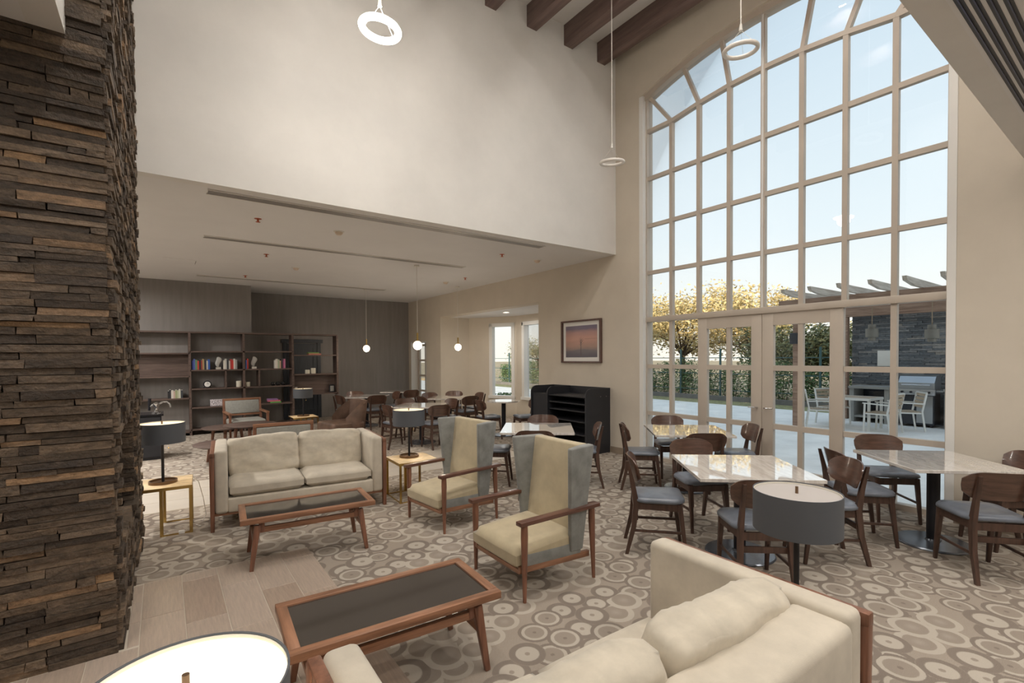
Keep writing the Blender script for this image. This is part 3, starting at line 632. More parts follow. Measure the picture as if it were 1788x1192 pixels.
# ================================================================ DINING
def rrect(hx,hy,r,n=5):
    pts=[]
    for cx,cy,a0 in ((hx-r,hy-r,0),(-hx+r,hy-r,90),(-hx+r,-hy+r,180),(hx-r,-hy+r,270)):
        for i in range(n+1): a=R(a0+90*i/n); pts.append((cx+r*math.cos(a),cy+r*math.sin(a)))
    return pts
def make_chair():
    t=empty('dining_chair')
    # padded seat, rounded trapezoid with domed top
    bm=bmesh.new(); outline=[]
    for x,y in rrect(.225,.215,.09,6): outline.append((x*(1-.10*(y+.215)/.43),y-.015))
    rings=[(1,.452),(1.0,.468),(.95,.484),(.75,.492),(.4,.495),(0,.496)]; bot=(.96,.446)
    rows=[[bm.verts.new((x*s,y*s,z+(.010*(y/.2)**2 if s>.3 else 0))) for x,y in outline] for s,z in [bot]+rings[:-1]]
    top=bm.verts.new((0,-.015,.496)); n=len(outline)
    for a,b_ in zip(rows,rows[1:]):
        for i in range(n): bm.faces.new((a[i],a[(i+1)%n],b_[(i+1)%n],b_[i]))
    for i in range(n): bm.faces.new((rows[-1][i],rows[-1][(i+1)%n],top))
    bm.faces.new(rows[0][::-1]); finish('seat',bm,SEATBLUE,t,angle=60)
    bm=bmesh.new()
    for s in (-1,1): bar(bm,(s*.185,-.19,.417),(s*.165,.19,.417),.022,.058)
    bar(bm,(-.185,-.19,.417),(.185,-.19,.417),.022,.058); bar(bm,(-.165,.185,.417),(.165,.185,.417),.022,.058); finish('apron',bm,CHAIRWOOD,t)
    for s in (-1,1):
        bm=bmesh.new(); bar(bm,(s*.18,-.18,.45),(s*.185,-.235,0),.040,.044,.026,.026,bev=.006); finish('front_leg',bm,CHAIRWOOD,t)
        bm=bmesh.new()
        P=[(s*.182,.255,0,.026,.028),(s*.175,.195,.24,.032,.040),(s*.168,.175,.44,.034,.048),(s*.165,.205,.62,.028,.036),(s*.165,.248,.80,.022,.022)]
        prev=None
        for x,y,z,a,b_ in P:
            cur=[bm.verts.new((x+i*a/2,y+j*b_/2,z)) for i,j in ((-1,-1),(1,-1),(1,1),(-1,1))]
            if prev:
                for k in range(4): bm.faces.new((prev[k],prev[(k+1)%4],cur[(k+1)%4],cur[k]))
            else: bm.faces.new(cur[::-1])
            prev=cur
        bm.faces.new(prev); finish('back_post',bm,CHAIRWOOD,t,angle=50)
        bm=bmesh.new(); bar(bm,(s*.183,-.215,.205),(s*.176,.20,.205),.016,.022,bev=.003); finish('side_stretcher',bm,CHAIRWOOD,t)
    bm=bmesh.new(); bar(bm,(-.176,.17,.315),(.176,.17,.315),.022,.045,bev=.003); finish('rear_stretcher',bm,CHAIRWOOD,t)
    # curved plywood backrest
    bm=bmesh.new(); nx,nz=22,10; g=[[],[]]
    for side in (0,1):
        for i in range(nx+1):
            u=-1+2*i/nx; col=[]
            hh=.108*max(.16,(1-min(1,abs(u))**5))**.42; zc=.722-.004*u*u
            for j in range(nz+1):
                v=-1+2*j/nz; z=zc+v*hh; x=u*.232*(1-.05*max(0,-v)); y=.205+.235*(z-.62)-.062*(u*u)-.004+(0 if side==0 else .011)
                y-=.012
                col.append(bm.verts.new((x,y-.0,z)))
            g[side].append(col)
    for side in (0,1):
        for i in range(nx):
            for j in range(nz):
                q=(g[side][i][j],g[side][i+1][j],g[side][i+1][j+1],g[side][i][j+1]); bm.faces.new(q if side==0 else q[::-1])
    for i in range(nx):
        for j in (0,nz): bm.faces.new((g[0][i][j],g[0][i+1][j],g[1][i+1][j],g[1][i][j]))
    for j in range(nz):
        for i in (0,nx): bm.faces.new((g[0][i][j],g[0][i][j+1],g[1][i][j+1],g[1][i][j]))
    finish('backrest',bm,CHAIRBACK,t,angle=50)
    return t
chair0=make_chair(); chair_used=[False]
def chair(x,y,hx,hy,label,grp='walnut dining chairs'):
    o=chair0 if not chair_used[0] else copy_tree(chair0); chair_used[0]=True
    o.location=(x,y,0); o.rotation_euler=(0,0,heading(hx,hy)); tag(o,label,'chair',grp); return o
def make_table(name,label,x,y,deg,r=.64,shape='square'):
    t=empty(name,(x,y,0),R(deg)); tag(t,label,'table','marble dining tables'); bm=bmesh.new(); h=r/math.sqrt(2)
    if shape=='square':
        c=bmesh.new(); bb(bm,-h,h,-h,h,.727,.755,bev=.003,seg=1); c.free()
    else: prism(bm,[(r*math.cos(R(22.5+45*i)),r*math.sin(R(22.5+45*i))) for i in range(8)],.727,.755)
    o=finish('marble_top',bm,MARBLE,t); o.rotation_euler=(0,0,R(45) if shape=='square' else 0)
    bm=bmesh.new(); cyl(bm,(0,0,.02),(0,0,.72),.048,None,24); finish('pedestal',bm,BLACK,t)
    bm=bmesh.new(); cyl(bm,(0,0,.71),(0,0,.727),.20,None,24); finish('top_plate',bm,BLACK,t)
    bm=bmesh.new(); lathe(bm,[(0,0),(.275,0),(.28,.008),(.27,.018),(.06,.030),(.055,.045),(0,.045)],48); finish('foot_disc',bm,TABLEBASE,t)
    return t
def dset(tname,tlabel,x,y,deg,chairs,r=.64,shape='square'):
    make_table('dining_table',tlabel,x,y,deg,r,shape)
    for ang,dist,label,*tw in chairs:
        a=R(ang); h=R(ang+180+(tw[0] if tw else 0)); chair(x+dist*math.cos(a),y+dist*math.sin(a),math.cos(h),math.sin(h),label)
dset('R','square marble table at the right edge, nearest the beige wall',5.60,1.27,2,[(43,.74,'dining chair at the right edge table with its back to the arched window'),(134,.62,'dining chair at the right edge table, facing right beside the window doors'),(221,.61,'dining chair at the right edge table nearest the viewer, its back turned to us'),(318,.60,'dining chair cut by the right picture edge against the beige wall')],r=.62)
dset('C','square marble table behind the foreground lamp, with window reflections on it',4.0,2.19,4,[(133,.70,'dining chair in profile left of the table behind the foreground lamp'),(60,.72,'dining chair facing viewer across the table behind the foreground lamp'),(219,.56,'dining chair mostly hidden behind the foreground drum lamp',10),(318,.68,'dining chair with shiny curved back just right of the foreground lamp')],r=.66)
dset('M','square marble table closest to the left half of the arched window',5.43,3.68,2,[(136,.58,'dining chair in profile against the wall left of the arched window'),(52,.70,'dining chair with its back to the left panes of the arched window'),(232,.52,'dining chair showing dark back between the two window tables'),(320,.62,'dining chair with pale reflecting back in front of the door leaves')],r=.66)
dset('4','square marble table behind the two wing chairs, before the black station',4.06,5.02,5,[(45,.60,'dining chair behind the wing chair table, next to the black station'),(228,.53,'dining chair pushed in between wing chair and marble table'),(318,.60,'dining chair right of the wing chair table, beside the black station side'),(139,.60,'dining chair left of the wing chair table, seat showing beside wing')],r=.66)
dset('5','marble table with lamp shade in front, in the middle of the far dining group',4.2,8.9,6,[],r=.65)
dset('6','marble table nearest the dark back wall',4.14,11.95,10,[],r=.65)
dset('7','marble table in front of the bay alcove wall',5.55,10.2,8,[],r=.65)
dset('8','small eight sided marble table standing under the bay windows',6.02,8.62,0,[],r=.36,shape='oct')
dset('9','farthest marble table beside the narrow corner door',5.5,13.05,5,[],r=.62)
for x,y,hx,hy,lb in ((3.58,8.72,1,.1,'dining chair in profile left of the far table behind the middle lamp'),(4.16,8.20,.02,1,'dining chair seen from its back right of the middle drum lamp'),(4.20,9.55,0,-1,'far dining chair behind the table above the middle drum lamp'),(4.80,9.05,-1,-.1,'far dining chair at the right corner of the middle far table'),
  (4.10,11.24,.05,1,'far dining chair in front of the back wall table, back to viewer'),(4.10,12.55,0,-1,'far dining chair against the dark back wall, left of pendant'),(4.76,11.95,-1,0,'far dining chair at the right side of the back wall table'),(3.56,11.68,1,.2,'far dining chair half hidden behind the brown leather chair'),
  (5.42,10.80,.1,-1,'far dining chair facing viewer across the bay table'),(6.02,10.92,-.7,-.7,'far dining chair standing upright against the bay alcove wall'),(5.66,9.62,-.1,1,'far dining chair in front of the bay table, back to viewer'),(6.22,10.22,-1,.1,'far dining chair right of the bay table before the bay window'),(4.94,10.12,1,.1,'far dining chair with dark back left of the bay table'),
  (5.46,8.40,.98,-.1,'dining chair facing right at the small eight sided table'),(6.12,7.96,-.95,.3,'dining chair between the small eight sided table and the black station'),(5.50,12.44,0,1,'farthest dining chair in front of the corner door table')): chair(x,y,hx,hy,lb)

# ---------------------------------------------------------------- black service station
t=empty('service_station',(6.13,6.66,0)); tag(t,'black shelved service station standing against the right wall','cabinet')
def stprofile(bm,y0,y1,dx=.30,h=1.145,r=.12):
    pts=[(dx,0),(dx,h)]+[(-dx+r-r*math.sin(R(a)),h-r+r*math.cos(R(a))) for a in range(0,91,15)]+[(-dx,0)]
    a=[bm.verts.new((x,y0,z)) for x,z in pts]; b_=[bm.verts.new((x,y1,z)) for x,z in pts]; n=len(pts)
    bm.faces.new(a); bm.faces.new(b_[::-1])
    for i in range(n): bm.faces.new((a[i],b_[i],b_[(i+1)%n],a[(i+1)%n]))
for y0,y1 in ((-.76,-.735),(.255,.28),(.735,.76)):
    bm=bmesh.new(); stprofile(bm,y0,y1); finish('side_panel',bm,CABBLACK,t,angle=30)
B('back_panel',CABBLACK,t,.275,.298,-.735,.735,0,1.145); B('top_board',CABBLACK,t,-.27,.275,-.735,.735,.985,1.005)
for z in (.05,.33,.56,.74,.87): B('shelf',CABBLACK,t,-.26,.275,-.735,.255,z-.01,z+.01)
B('door_panel',CABBLACK,t,-.27,-.25,.285,.73,.05,.985); B('plinth',CABBLACK,t,-.24,.27,-.735,.735,0,.05)
for y in (-.55,-.2): 
    bm=bmesh.new(); cyl(bm,(.06+(y+.55)*.4,-.762,1.0),(.06+(y+.55)*.4,-.758,1.0),.008,None,10); finish('screw_cap',bm,GRILLE,t)
# ---------------------------------------------------------------- framed picture
def picmat():
    m=bpy.data.materials.new('dusk_lake_print'); m.use_nodes=True; tt=m.node_tree; b=tt.nodes['Principled BSDF']; N=tt.nodes.new; K=tt.links.new
    tc=N('ShaderNodeTexCoord'); sp=N('ShaderNodeSeparateXYZ'); K(tc.outputs['Object'],sp.inputs[0])
    mr=N('ShaderNodeMapRange'); mr.inputs[1].default_value=-.30; mr.inputs[2].default_value=.30; K(sp.outputs['Z'],mr.inputs[0])
    nz=N('ShaderNodeTexNoise'); nz.inputs['Scale'].default_value=5; mp=N('ShaderNodeMapping'); mp.inputs['Scale'].default_value=(1,.5,3); K(tc.outputs['Object'],mp.inputs[0]); K(mp.outputs[0],nz.inputs[0])
    ad=N('ShaderNodeMath'); ad.operation='MULTIPLY_ADD'; ad.inputs[1].default_value=.16; K(nz.outputs[0],ad.inputs[0]); K(mr.outputs[0],ad.inputs[2])
    r=N('ShaderNodeValToRGB'); K(ad.outputs[0],r.inputs[0]); e=r.color_ramp.elements
    e[0].position=.05; e[0].color=L4((70,70,84)); e[1].position=1.05; e[1].color=L4((120,110,128))
    for p,c in ((.28,(112,104,108)),(.42,(168,136,122)),(.66,(196,150,134)),(.85,(178,140,134))): k=e.new(p); k.color=L4(c)
    K(r.outputs[0],b.inputs['Base Color']); b.inputs['Roughness'].default_value=.4; return m
t=empty('framed_picture',(FX,6.625,1.99)); tag(t,'framed dusk print of a lone tree in water on the right wall','picture')
PF=wood('frame_wood',(104,76,66),(78,56,50),.4,'z')
for s in (-1,1): B('frame_side',PF,t,-.045,-.002,s*.515-.02,s*.515+.02,-.405,.405); B('frame_rail',PF,t,-.045,-.002,-.50,.50,s*.39-.015,s*.39+.015)
mb=B('mat_board',WHITE,t,-.012,-.004,-.5,.5,-.38,.38); B('print',picmat(),mb,-.016,-.0125,-.42,.42,-.30,.30)
TREE=mat('ink_tree',(84,72,76),.3); bm=bmesh.new(); r2=random.Random(3)
cyl(bm,(-.0165,0,-.28),(-.0165,0,-.02),.012,.006,6)
for k in range(16):
    a=R(r2.uniform(-60,60)); ln=r2.uniform(.05,.11); z0=r2.uniform(-.10,.02); cyl(bm,(-.0165,0,z0),(-.0165,ln*math.sin(a),z0+ln*math.cos(a)),.003,.001,5)
bmesh.ops.scale(bm,vec=(.1,1,1),space=Matrix.Translation((.0165,0,0)),verts=bm.verts); finish('printed_tree',bm,TREE,mb)
B('horizon_line',TREE,mb,-.0168,-.016,-.42,-.10,.045,.048)
# ---------------------------------------------------------------- bookcase
SX=[-.62,.49,1.55,2.62,3.70]; SYF,SYB=12.86,13.20
t=empty('bookcase',(1.55,13.03,0)); tag(t,'long open walnut bookcase along the dark back wall','bookcase')
def SB(name,x0,x1,z0,z1,y0=SYF,y1=SYB,m=SHELFWOOD): return B(name,m,t,x0-1.55,x1-1.55,y0-13.03,y1-13.03,z0,z1)
for i,x in enumerate(SX): SB('upright',x-.022,x+.022,0 if i<4 else .76,2.285)
SB('top_board',SX[0],SX[-1],2.285,2.32)
def sh(x0,x1,z): SB('shelf',x0,x1,z-.016,z+.016)
for z in (1.83,1.32,.83,.08): sh(SX[0],SX[1],z)
for z in (1.87,1.45,1.03,.61,.12): sh(SX[1],SX[3],z)
for z in (1.78,1.30,.80): sh(SX[3],SX[4],z)
SB('fill_panel',SX[0],SX[1],1.34,1.82,13.05,13.07); SB('fill_panel',SX[3],SX[4],.81,1.29,13.05,13.07)
for x,z0,z1 in ((1.18,1.03,1.45),(1.87,1.03,1.45),(1.18,.12,.61)): SB('divider',x-.015,x+.015,z0,z1)
SB('back_board',SX[0],1.76,0.1,2.29,13.19,13.20,GREYWALL)
def book(x,y,z,w_,h,d,c,label,lean=0,flat=False):
    b=empty('book',(x,y,z)); tag(b,label,'book')
    m=mat('cover_%d_%d_%d'%c,c,.55)
    if flat: cv=B('cover',m,b,-w_/2,w_/2,-d/2,d/2,0,h); B('pages',WHITEPL,b,-w_/2+.004,w_/2+.001,-d/2+.004,d/2-.004,.004,h-.004)
    else: cv=B('cover',m,b,-w_/2,w_/2,-d/2,d/2,0,h); B('pages',WHITEPL,b,-w_/2+.003,w_/2-.003,-d/2+.008,d/2+.001,.003,h+.001)
    b.rotation_euler=(0,R(lean),0)
def cname(c):
    r_,g_,b_=c
    if max(c)<70: return 'black'
    if min(c)>190: return 'cream'
    if max(c)-min(c)<30: return 'grey'
    if r_>g_+50 and b_>g_+20: return 'pink'
    if r_>170 and g_>130: return 'tan'
    if r_>=g_ and r_>=b_: return 'red'
    if g_>=b_: return 'green'
    return 'blue'
ORD=['first','second','third','fourth','fifth','sixth','seventh','eighth','ninth','tenth','eleventh']
def books(x,z,cols,where,hs,y=12.98):
    for i,c in enumerate(cols):
        w_=.026+.018*((i*7)%5)/5; h=hs*(.82+.18*((i*3+1)%5)/4); x+=w_+.001
        book(x-w_/2,y,z,w_,h,.17,c,'%s book, %s from left, %s'%(cname(c),ORD[i],where))
books(.53,1.466,[(58,70,150),(80,96,160),(96,128,96),(190,64,48),(40,40,44),(150,60,52),(168,140,96),(44,50,60),(190,186,176),(50,90,170)],'in the row beside the first upright',.24)
books(1.14,1.466,[(214,208,196),(196,194,186),(60,62,66),(196,190,180),(172,52,48),(200,60,52),(208,204,196),(150,150,148)],'in the row near the middle upright',.24)
books(1.585,1.466,[(70,110,180),(188,64,56)],'pair right of the middle upright',.24)
books(2.22,1.466,[(226,222,212),(220,212,200),(168,180,150),(206,160,140),(52,50,54),(150,72,120),(198,120,150)],'in the pale row at the third bay',.23)
books(.08,.846,[(38,38,40),(40,40,44),(206,200,190),(188,160,150),(150,156,120),(176,180,150),(196,196,180),(60,64,68)],'in the low row at the left bay',.19)
for k,(c,w_) in enumerate((((198,120,104),.30),((120,150,84),.26))): book(3.15-.03*k,12.98,1.797+.032*k,w_,.03,.2,c,['tan red book lying under the green one on the top right shelf','green book lying on top of the stack, top right shelf'][k],flat=True)
for k,(c,w_) in enumerate((((110,170,90),.24),((214,110,130),.27),((150,110,160),.22))): book(2.22-.03*k,12.98,.627+.034*k,w_,.032,.2,c,['green book at the bottom of the low flat stack','pink book in the middle of the low flat stack','purple book on top of the low flat stack'][k],flat=True)
def candle(x,z,h,label):
    o=empty('candle',(x,12.97,z)); tag(o,label,'candle'); bm=bmesh.new(); lathe(bm,[(0,0),(.055,0),(.058,.008),(.058,h-.006),(.05,h),(0,h-.008)],24); finish('wax',bm,mat('cream_wax',(222,216,198),.5),o)
    bm=bmesh.new(); cyl(bm,(0,0,h-.01),(0,0,h+.012),.002,None,6); finish('wick',bm,BLACK,o)
candle(1.45,1.046,.14,'taller cream candle on the middle shelf'); candle(1.63,1.046,.11,'shorter cream candle on the middle shelf'); candle(2.98,1.316,.10,'small cream candle on the right bay shelf'); candle(3.12,1.316,.14,'taller cream candle on the right bay shelf')
for k in range(3):
    o=empty('black_votive',(2.18+.115*k,12.97,1.046)); tag(o,['left of three glossy black round votives','middle of three glossy black round votives','right of three glossy black round votives'][k],'votive')
    bm=bmesh.new(); lathe(bm,[(0,0),(.035,0),(.052,.03),(.05,.06),(.035,.085),(.03,.083),(.042,.055),(0,.02)],20); finish('bowl',bm,mat('gloss_black',(24,24,26),.12),o); bm=bmesh.new(); lathe(bm,[(0,.05),(.03,.05),(.03,.06),(0,.06)],16); finish('candle',bm,WHITEPL,o)
o=empty('desk_clock',(.82,12.97,1.046)); tag(o,'round black desk clock with white face on the shelf','clock')
bm=bmesh.new(); cyl(bm,(0,-.03,.085),(0,.03,.085),.08,None,28); finish('case',bm,BLACK,o); bm=bmesh.new(); cyl(bm,(0,-.034,.085),(0,-.031,.085),.06,None,28); dl=finish('dial',bm,WHITE,o)
bm=bmesh.new(); bar(bm,(0,-.036,.085),(.0,-.036,.13),.005,.003); bar(bm,(0,-.036,.085),(.03,-.036,.10),.005,.003); finish('hands',bm,BLACK,dl)
bm=bmesh.new(); bar(bm,(-.05,0,.03),(-.07,0,0),.015,.015); bar(bm,(.05,0,.03),(.07,0,0),.015,.015); finish('feet',bm,BLACK,o)
o=empty('patterned_box',(1.02,12.97,.626)); tag(o,'white box with dark scroll pattern on the low shelf','box')
def patmat():
    m=bpy.data.materials.new('scroll_pattern'); m.use_nodes=True; tt=m.node_tree; b=tt.nodes['Principled BSDF']; v=tt.nodes.new('ShaderNodeTexVoronoi'); v.inputs['Scale'].default_value=30; v.feature='DISTANCE_TO_EDGE'; r=tt.nodes.new('ShaderNodeValToRGB'); tc=tt.nodes.new('ShaderNodeTexCoord')
    tt.links.new(tc.outputs['Object'],v.inputs['Vector']); tt.links.new(v.outputs[0],r.inputs[0]); tt.links.new(r.outputs[0],b.inputs['Base Color']); r.color_ramp.elements[0].color=L4((50,40,52)); r.color_ramp.elements[1].position=.12; r.color_ramp.elements[1].color=L4((224,216,220)); return m
PM=patmat(); B('body',PM,o,-.15,.15,-.08,.08,0,.11,bev=.004); B('lid',PM,o,-.153,.153,-.083,.083,.112,.15,bev=.004)
for x,label in ((1.04,'pale feather shaped sculpture left of the middle book row'),(1.77,'pale feather shaped sculpture right of the middle upright')):
    o=empty('bookend',(x,12.97,1.466)); tag(o,label,'bookend'); B('plinth',mat('pale_stone',(196,190,178),.5),o,-.05,.05,-.05,.05,0,.05)
    bm=bmesh.new(); bmesh.ops.create_uvsphere(bm,u_segments=16,v_segments=12,radius=1)
    for v in bm.verts: v.co=Vector((v.co.x*.055*(1+.25*v.co.z)+.02*math.sin(v.co.z*3),v.co.y*.018,v.co.z*.12+.17))
    finish('feather',bm,mat('pale_grey_cast',(176,174,168),.45),o)
o=empty('photo_frame',(3.58,12.97,.816)); tag(o,'small black photo frame at the right end of the bookcase','photo frame'); B('frame',BLACK,o,-.07,.07,-.01,.01,0,.2); B('photo',GREYFAB,o,-.045,.045,-.013,-.0105,.03,.17)
for k in range(3):
    o=empty('white_card',(2.70+.06*k,12.95,.816)); tag(o,['tall white card standing at the left of the right bay','middle white card standing in the right bay','smaller white card behind the far lamp'][k],'card'); B('card',WHITEPL,o,-.03,.03,-.003,.003,0,.17-.05*k); B('stand',WHITEPL,o,-.01,.01,.0,.04,0,.04)
# dark door on the back wall
d=S(empty('door_4',(3.2,14.54,0))); tag(d,'dark blue panelled door behind the bookcase','door')
B('leaf',BLUEDOOR,d,-.40,.40,-.03,0,0,2.12); 
for s in (-1,1): B('casing',BLUEDOOR,d,s*.45-.05,s*.45+.05,-.05,0,0,2.14); B('stile',BLUEDOOR,d,s*.34-.05,s*.34+.05,-.045,-.03,0,2.12)
B('cornice',BLUEDOOR,d,-.55,.55,-.09,0,2.14,2.24)
for z in (.2,1.0,2.05): B('rail',BLUEDOOR,d,-.3,.3,-.045,-.03,z-.06,z+.06)
# ---------------------------------------------------------------- lounge group by the bookcase
def lounge(x,y,rz,label):
    t=empty('lounge_chair',(x,y,0),rz); tag(t,label,'armchair','walnut framed lounge chairs')
    for s in (-1,1):
        bm=bmesh.new(); bar(bm,(s*.35,.33,0),(s*.35,.30,.42),.035,.04,.045,.05); bar(bm,(s*.35,.30,.42),(s*.35,.38,.83),.045,.05,.04,.035); finish('back_leg',bm,WALNUT_Z,t)
        bm=bmesh.new(); bar(bm,(s*.35,-.33,0),(s*.35,-.32,.56),.035,.035,.045,.045); finish('front_leg',bm,WALNUT_Z,t)
        bm=bmesh.new(); bar(bm,(s*.35,-.36,.575),(s*.35,.36,.575),.06,.03); finish('armrest',bm,WALNUT_Y,t)
        bm=bmesh.new(); bar(bm,(s*.345,-.32,.30),(s*.345,.32,.28),.03,.06); finish('side_rail',bm,WALNUT_Y,t)
    bm=bmesh.new(); bar(bm,(-.37,.38,.825),(.37,.38,.825),.035,.045,bev=.004); bar(bm,(-.34,.335,.50),(.34,.335,.50),.03,.04); finish('back_rail',bm,WALNUT,t)
    bm=bmesh.new(); box(bm,(0,.355,.66),(.66,.06,.28),Matrix.Rotation(R(-11),3,'X'),bev=.012); finish('back_pad',bm,GREYFAB,t)
    bm=bmesh.new(); bb(bm,-.32,.32,-.33,.31,.31,.43,bev=.03,seg=3); finish('seat_cushion',bm,GREYFAB,t)
lounge(1.33,7.42,R(180-3),'grey upholstered lounge chair seen from behind, directly behind the far sofa'); lounge(1.42,11.62,R(4),'grey upholstered lounge chair by the bookcase, facing viewer')
def round_table(x,y,r,h,label):
    t=empty('round_coffee_table',(x,y,0),R(20)); tag(t,label,'coffee table','round walnut nesting tables')
    bm=bmesh.new(); lathe(bm,[(0,h-.028),(r*.93,h-.028),(r,h-.012),(r,h-.004),(r-.006,h),(0,h)],48); finish('top',bm,SHELFWOOD,t)
    for k in range(3):
        a=R(120*k); bm=bmesh.new(); cyl(bm,(r*.62*math.cos(a),r*.62*math.sin(a),h-.02),(r*.74*math.cos(a),r*.74*math.sin(a),0),.032,.02,14); finish('leg',bm,WALNUT_Z,t)
round_table(1.30,10.05,.44,.50,'highest round walnut table of the nesting group'); round_table(.98,10.75,.42,.40,'middle height round walnut table closest to the bookcase'); round_table(.86,9.15,.50,.33,'lowest and widest round walnut table, left of the sofa back')
B('inlay_tile',BLACK,[o for o in bpy.data.objects if o.get('label','').startswith('lowest and widest')][0],-.09,.09,-.05,.05,.329,.333)
t=empty('leather_chair',(2.88,9.75,0),R(-90+12)); tag(t,'brown leather lounge chair behind the right end of the far sofa','armchair')
bm=bmesh.new(); bb(bm,-.34,.34,-.36,.30,.24,.46,bev=.05,seg=4); finish('seat',bm,LEATHER,t)
bm=bmesh.new(); pts=[(-.32,-.02),(-.36,.10),(-.30,.30),(0,.36),(.30,.30),(.36,.10),(.32,-.02)]
g=[[[],[]],[[],[]]]
lo=[];hi=[];lo2=[];hi2=[]
for x,y in pts:
    k=(y+.05)/.4; zt=.50+.36*min(1,max(0,k*1.35)); lo.append(bm.verts.new((x,y,.24))); hi.append(bm.verts.new((x*1.04,y+.10*k,zt))); lo2.append(bm.verts.new((x*.8,y-.05,.24))); hi2.append(bm.verts.new((x*.86,y+.10*k-.06,zt)))
for i in range(len(pts)-1):
    for q in ((lo[i],lo[i+1],hi[i+1],hi[i]),(lo2[i+1],lo2[i],hi2[i],hi2[i+1]),(hi[i],hi[i+1],hi2[i+1],hi2[i]),(lo[i+1],lo[i],lo2[i],lo2[i+1])): bm.faces.new(q)
for i in (0,-1): bm.faces.new((lo[i],hi[i],hi2[i],lo2[i]))
finish('shell_back',bm,LEATHER,t,angle=50)
for sx_ in (-1,1):
    for sy_ in (-1,1): bm=bmesh.new(); cyl(bm,(sx_*.27,sy_*.25,.25),(sx_*.31,sy_*.30,0),.022,.013); finish('leg',bm,WALNUT_Z,t)
side_table((2.42,10.95),R(0),'brass and stone side table under the lamp by the bookcase'); table_lamp((2.42,10.95),.47,'black drum lamp farthest away, in front of the bookcase door',DIFFDIM,2,top=.59)
# drinks station by the stone column
t=empty('drinks_counter',(-.30,10.45,0)); tag(t,'black drinks counter half hidden behind the stone column','cabinet')
B('carcass',CABBLACK,t,-.5,.27,-.28,.28,.0,.74,bev=.004); B('counter_top',mat('gloss_counter',(30,30,34),.2),t,-.51,.30,-.30,.30,.74,.77)
for k in range(2): B('knob',CHROME,B('door',CABBLACK,t,-.49+.375*k,-.12+.375*k,-.295,-.28,.05,.72),-.16+.1*k,-.14+.1*k,-.315,-.295,.6,.62)
t=empty('drink_tap',(-.10,10.40,.77)); tag(t,'polished chrome drink tap tower with black handle','tap')
bm=bmesh.new(); lathe(bm,[(0,0),(.07,0),(.07,.015),(.035,.03),(.03,.10),(.05,.14),(.05,.17),(.02,.19),(0,.19)],24); finish('tower',bm,CHROME,t)
bm=bmesh.new(); tube(bm,[(.03,0,.15),(.09,0,.19),(.15,0,.19),(.19,0,.15),(.20,0,.09)],.016,12); finish('spout',bm,CHROME,t); bm=bmesh.new(); tube(bm,[(-.03,0,.15),(-.09,0,.12)],.018,12); finish('side_valve',bm,CHROME,t)
bm=bmesh.new(); cyl(bm,(-.10,0,.05),(-.09,0,.26),.018,.024,14); finish('handle',bm,BLACK,t)

# ================================================================ OUTDOORS
CONC=mat('patio_concrete',(240,238,233),.8,var=.06,scale=1.5); GRASS=mat('dry_grass',(150,146,104),.9,var=.25,scale=9,bump=.3,bscale=80); EARTH=mat('tan_earth',(178,160,128),.95,var=.2,scale=.4)
S(B('ground_patio',CONC,None,6.75,16.0,-12,34,-.25,-.02,smooth=False)); S(B('ground_lawn',GRASS,None,16.0,18.4,-12,34,-.25,-.03,smooth=False)); S(B('ground_beyond',EARTH,None,18.4,160,-80,160,-.4,-.1,smooth=False))
S(B('trim_kerb',mat('kerb_concrete',(120,118,116),.85,var=.1,scale=3),None,17.45,17.62,-12,34,-.1,.14))
S(B('ground_planter',mat('pale_gravel',(206,200,188),.9,var=.15,scale=30,bump=.4,bscale=60),None,8.6,10.6,11.5,20,-.1,-.005))
FGREEN=mat('fence_green',(58,92,92),.5)
t=empty('garden_fence',(17.75,10.3,0)); tag(t,'green metal fence with thin rails along the patio edge','fence')
fy=[12.3+1.78*k for k in range(-9,12)]
for y in fy: B('post',FGREEN,t,-.03,.03,y-10.3-.03,y-10.3+.03,-.1,1.98)
for z in (.36,1.0,1.62): B('rail',FGREEN,t,-.012,.012,fy[0]-10.3,fy[-1]-10.3,z-.015,z+.015)
def leafcloud(name,m,parent,n,fn,size,seed,droop=.5):
    r_=random.Random(seed); vv=[];ff=[]
    for i in range(n):
        p=Vector(fn(r_)); s=size*r_.uniform(.6,1.3); a=Vector((r_.gauss(0,1),r_.gauss(0,1),r_.gauss(0,1)*droop)).normalized(); b_=a.cross(Vector((r_.gauss(0,1),r_.gauss(0,1),r_.gauss(0,1)))).normalized()
        k=len(vv); vv+= [p-a*s,p+b_*s*.42,p+a*s,p-b_*s*.42]; ff.append((k,k+1,k+2,k+3))
    me=bpy.data.meshes.new(name); me.from_pydata(vv,[],ff); me.materials.append(m); return link(bpy.data.objects.new(name,me),parent)
def leafmat(name,stops):
    m=random_mat(name,stops,.7,sc=3,bump=0,mixf=.0); b=m.node_tree.nodes['Principled BSDF']; b.inputs['Transmission Weight'].default_value=0; b.inputs['Subsurface Weight'].default_value=0; return m
GOLD=leafmat('golden_leaf',[(0,(168,150,106)),(.4,(210,188,132)),(.8,(232,214,160)),(1,(184,172,130))]); OLIVE=leafmat('olive_leaf',[(0,(86,96,70)),(.5,(122,126,88)),(1,(176,164,112))]); HEDGE=leafmat('hedge_leaf',[(0,(52,84,54)),(.5,(84,118,72)),(.9,(124,148,92)),(1,(170,150,110))])
BARK=mat('bark',(92,78,64),.9,var=.2,scale=10,bump=.4,bscale=40)
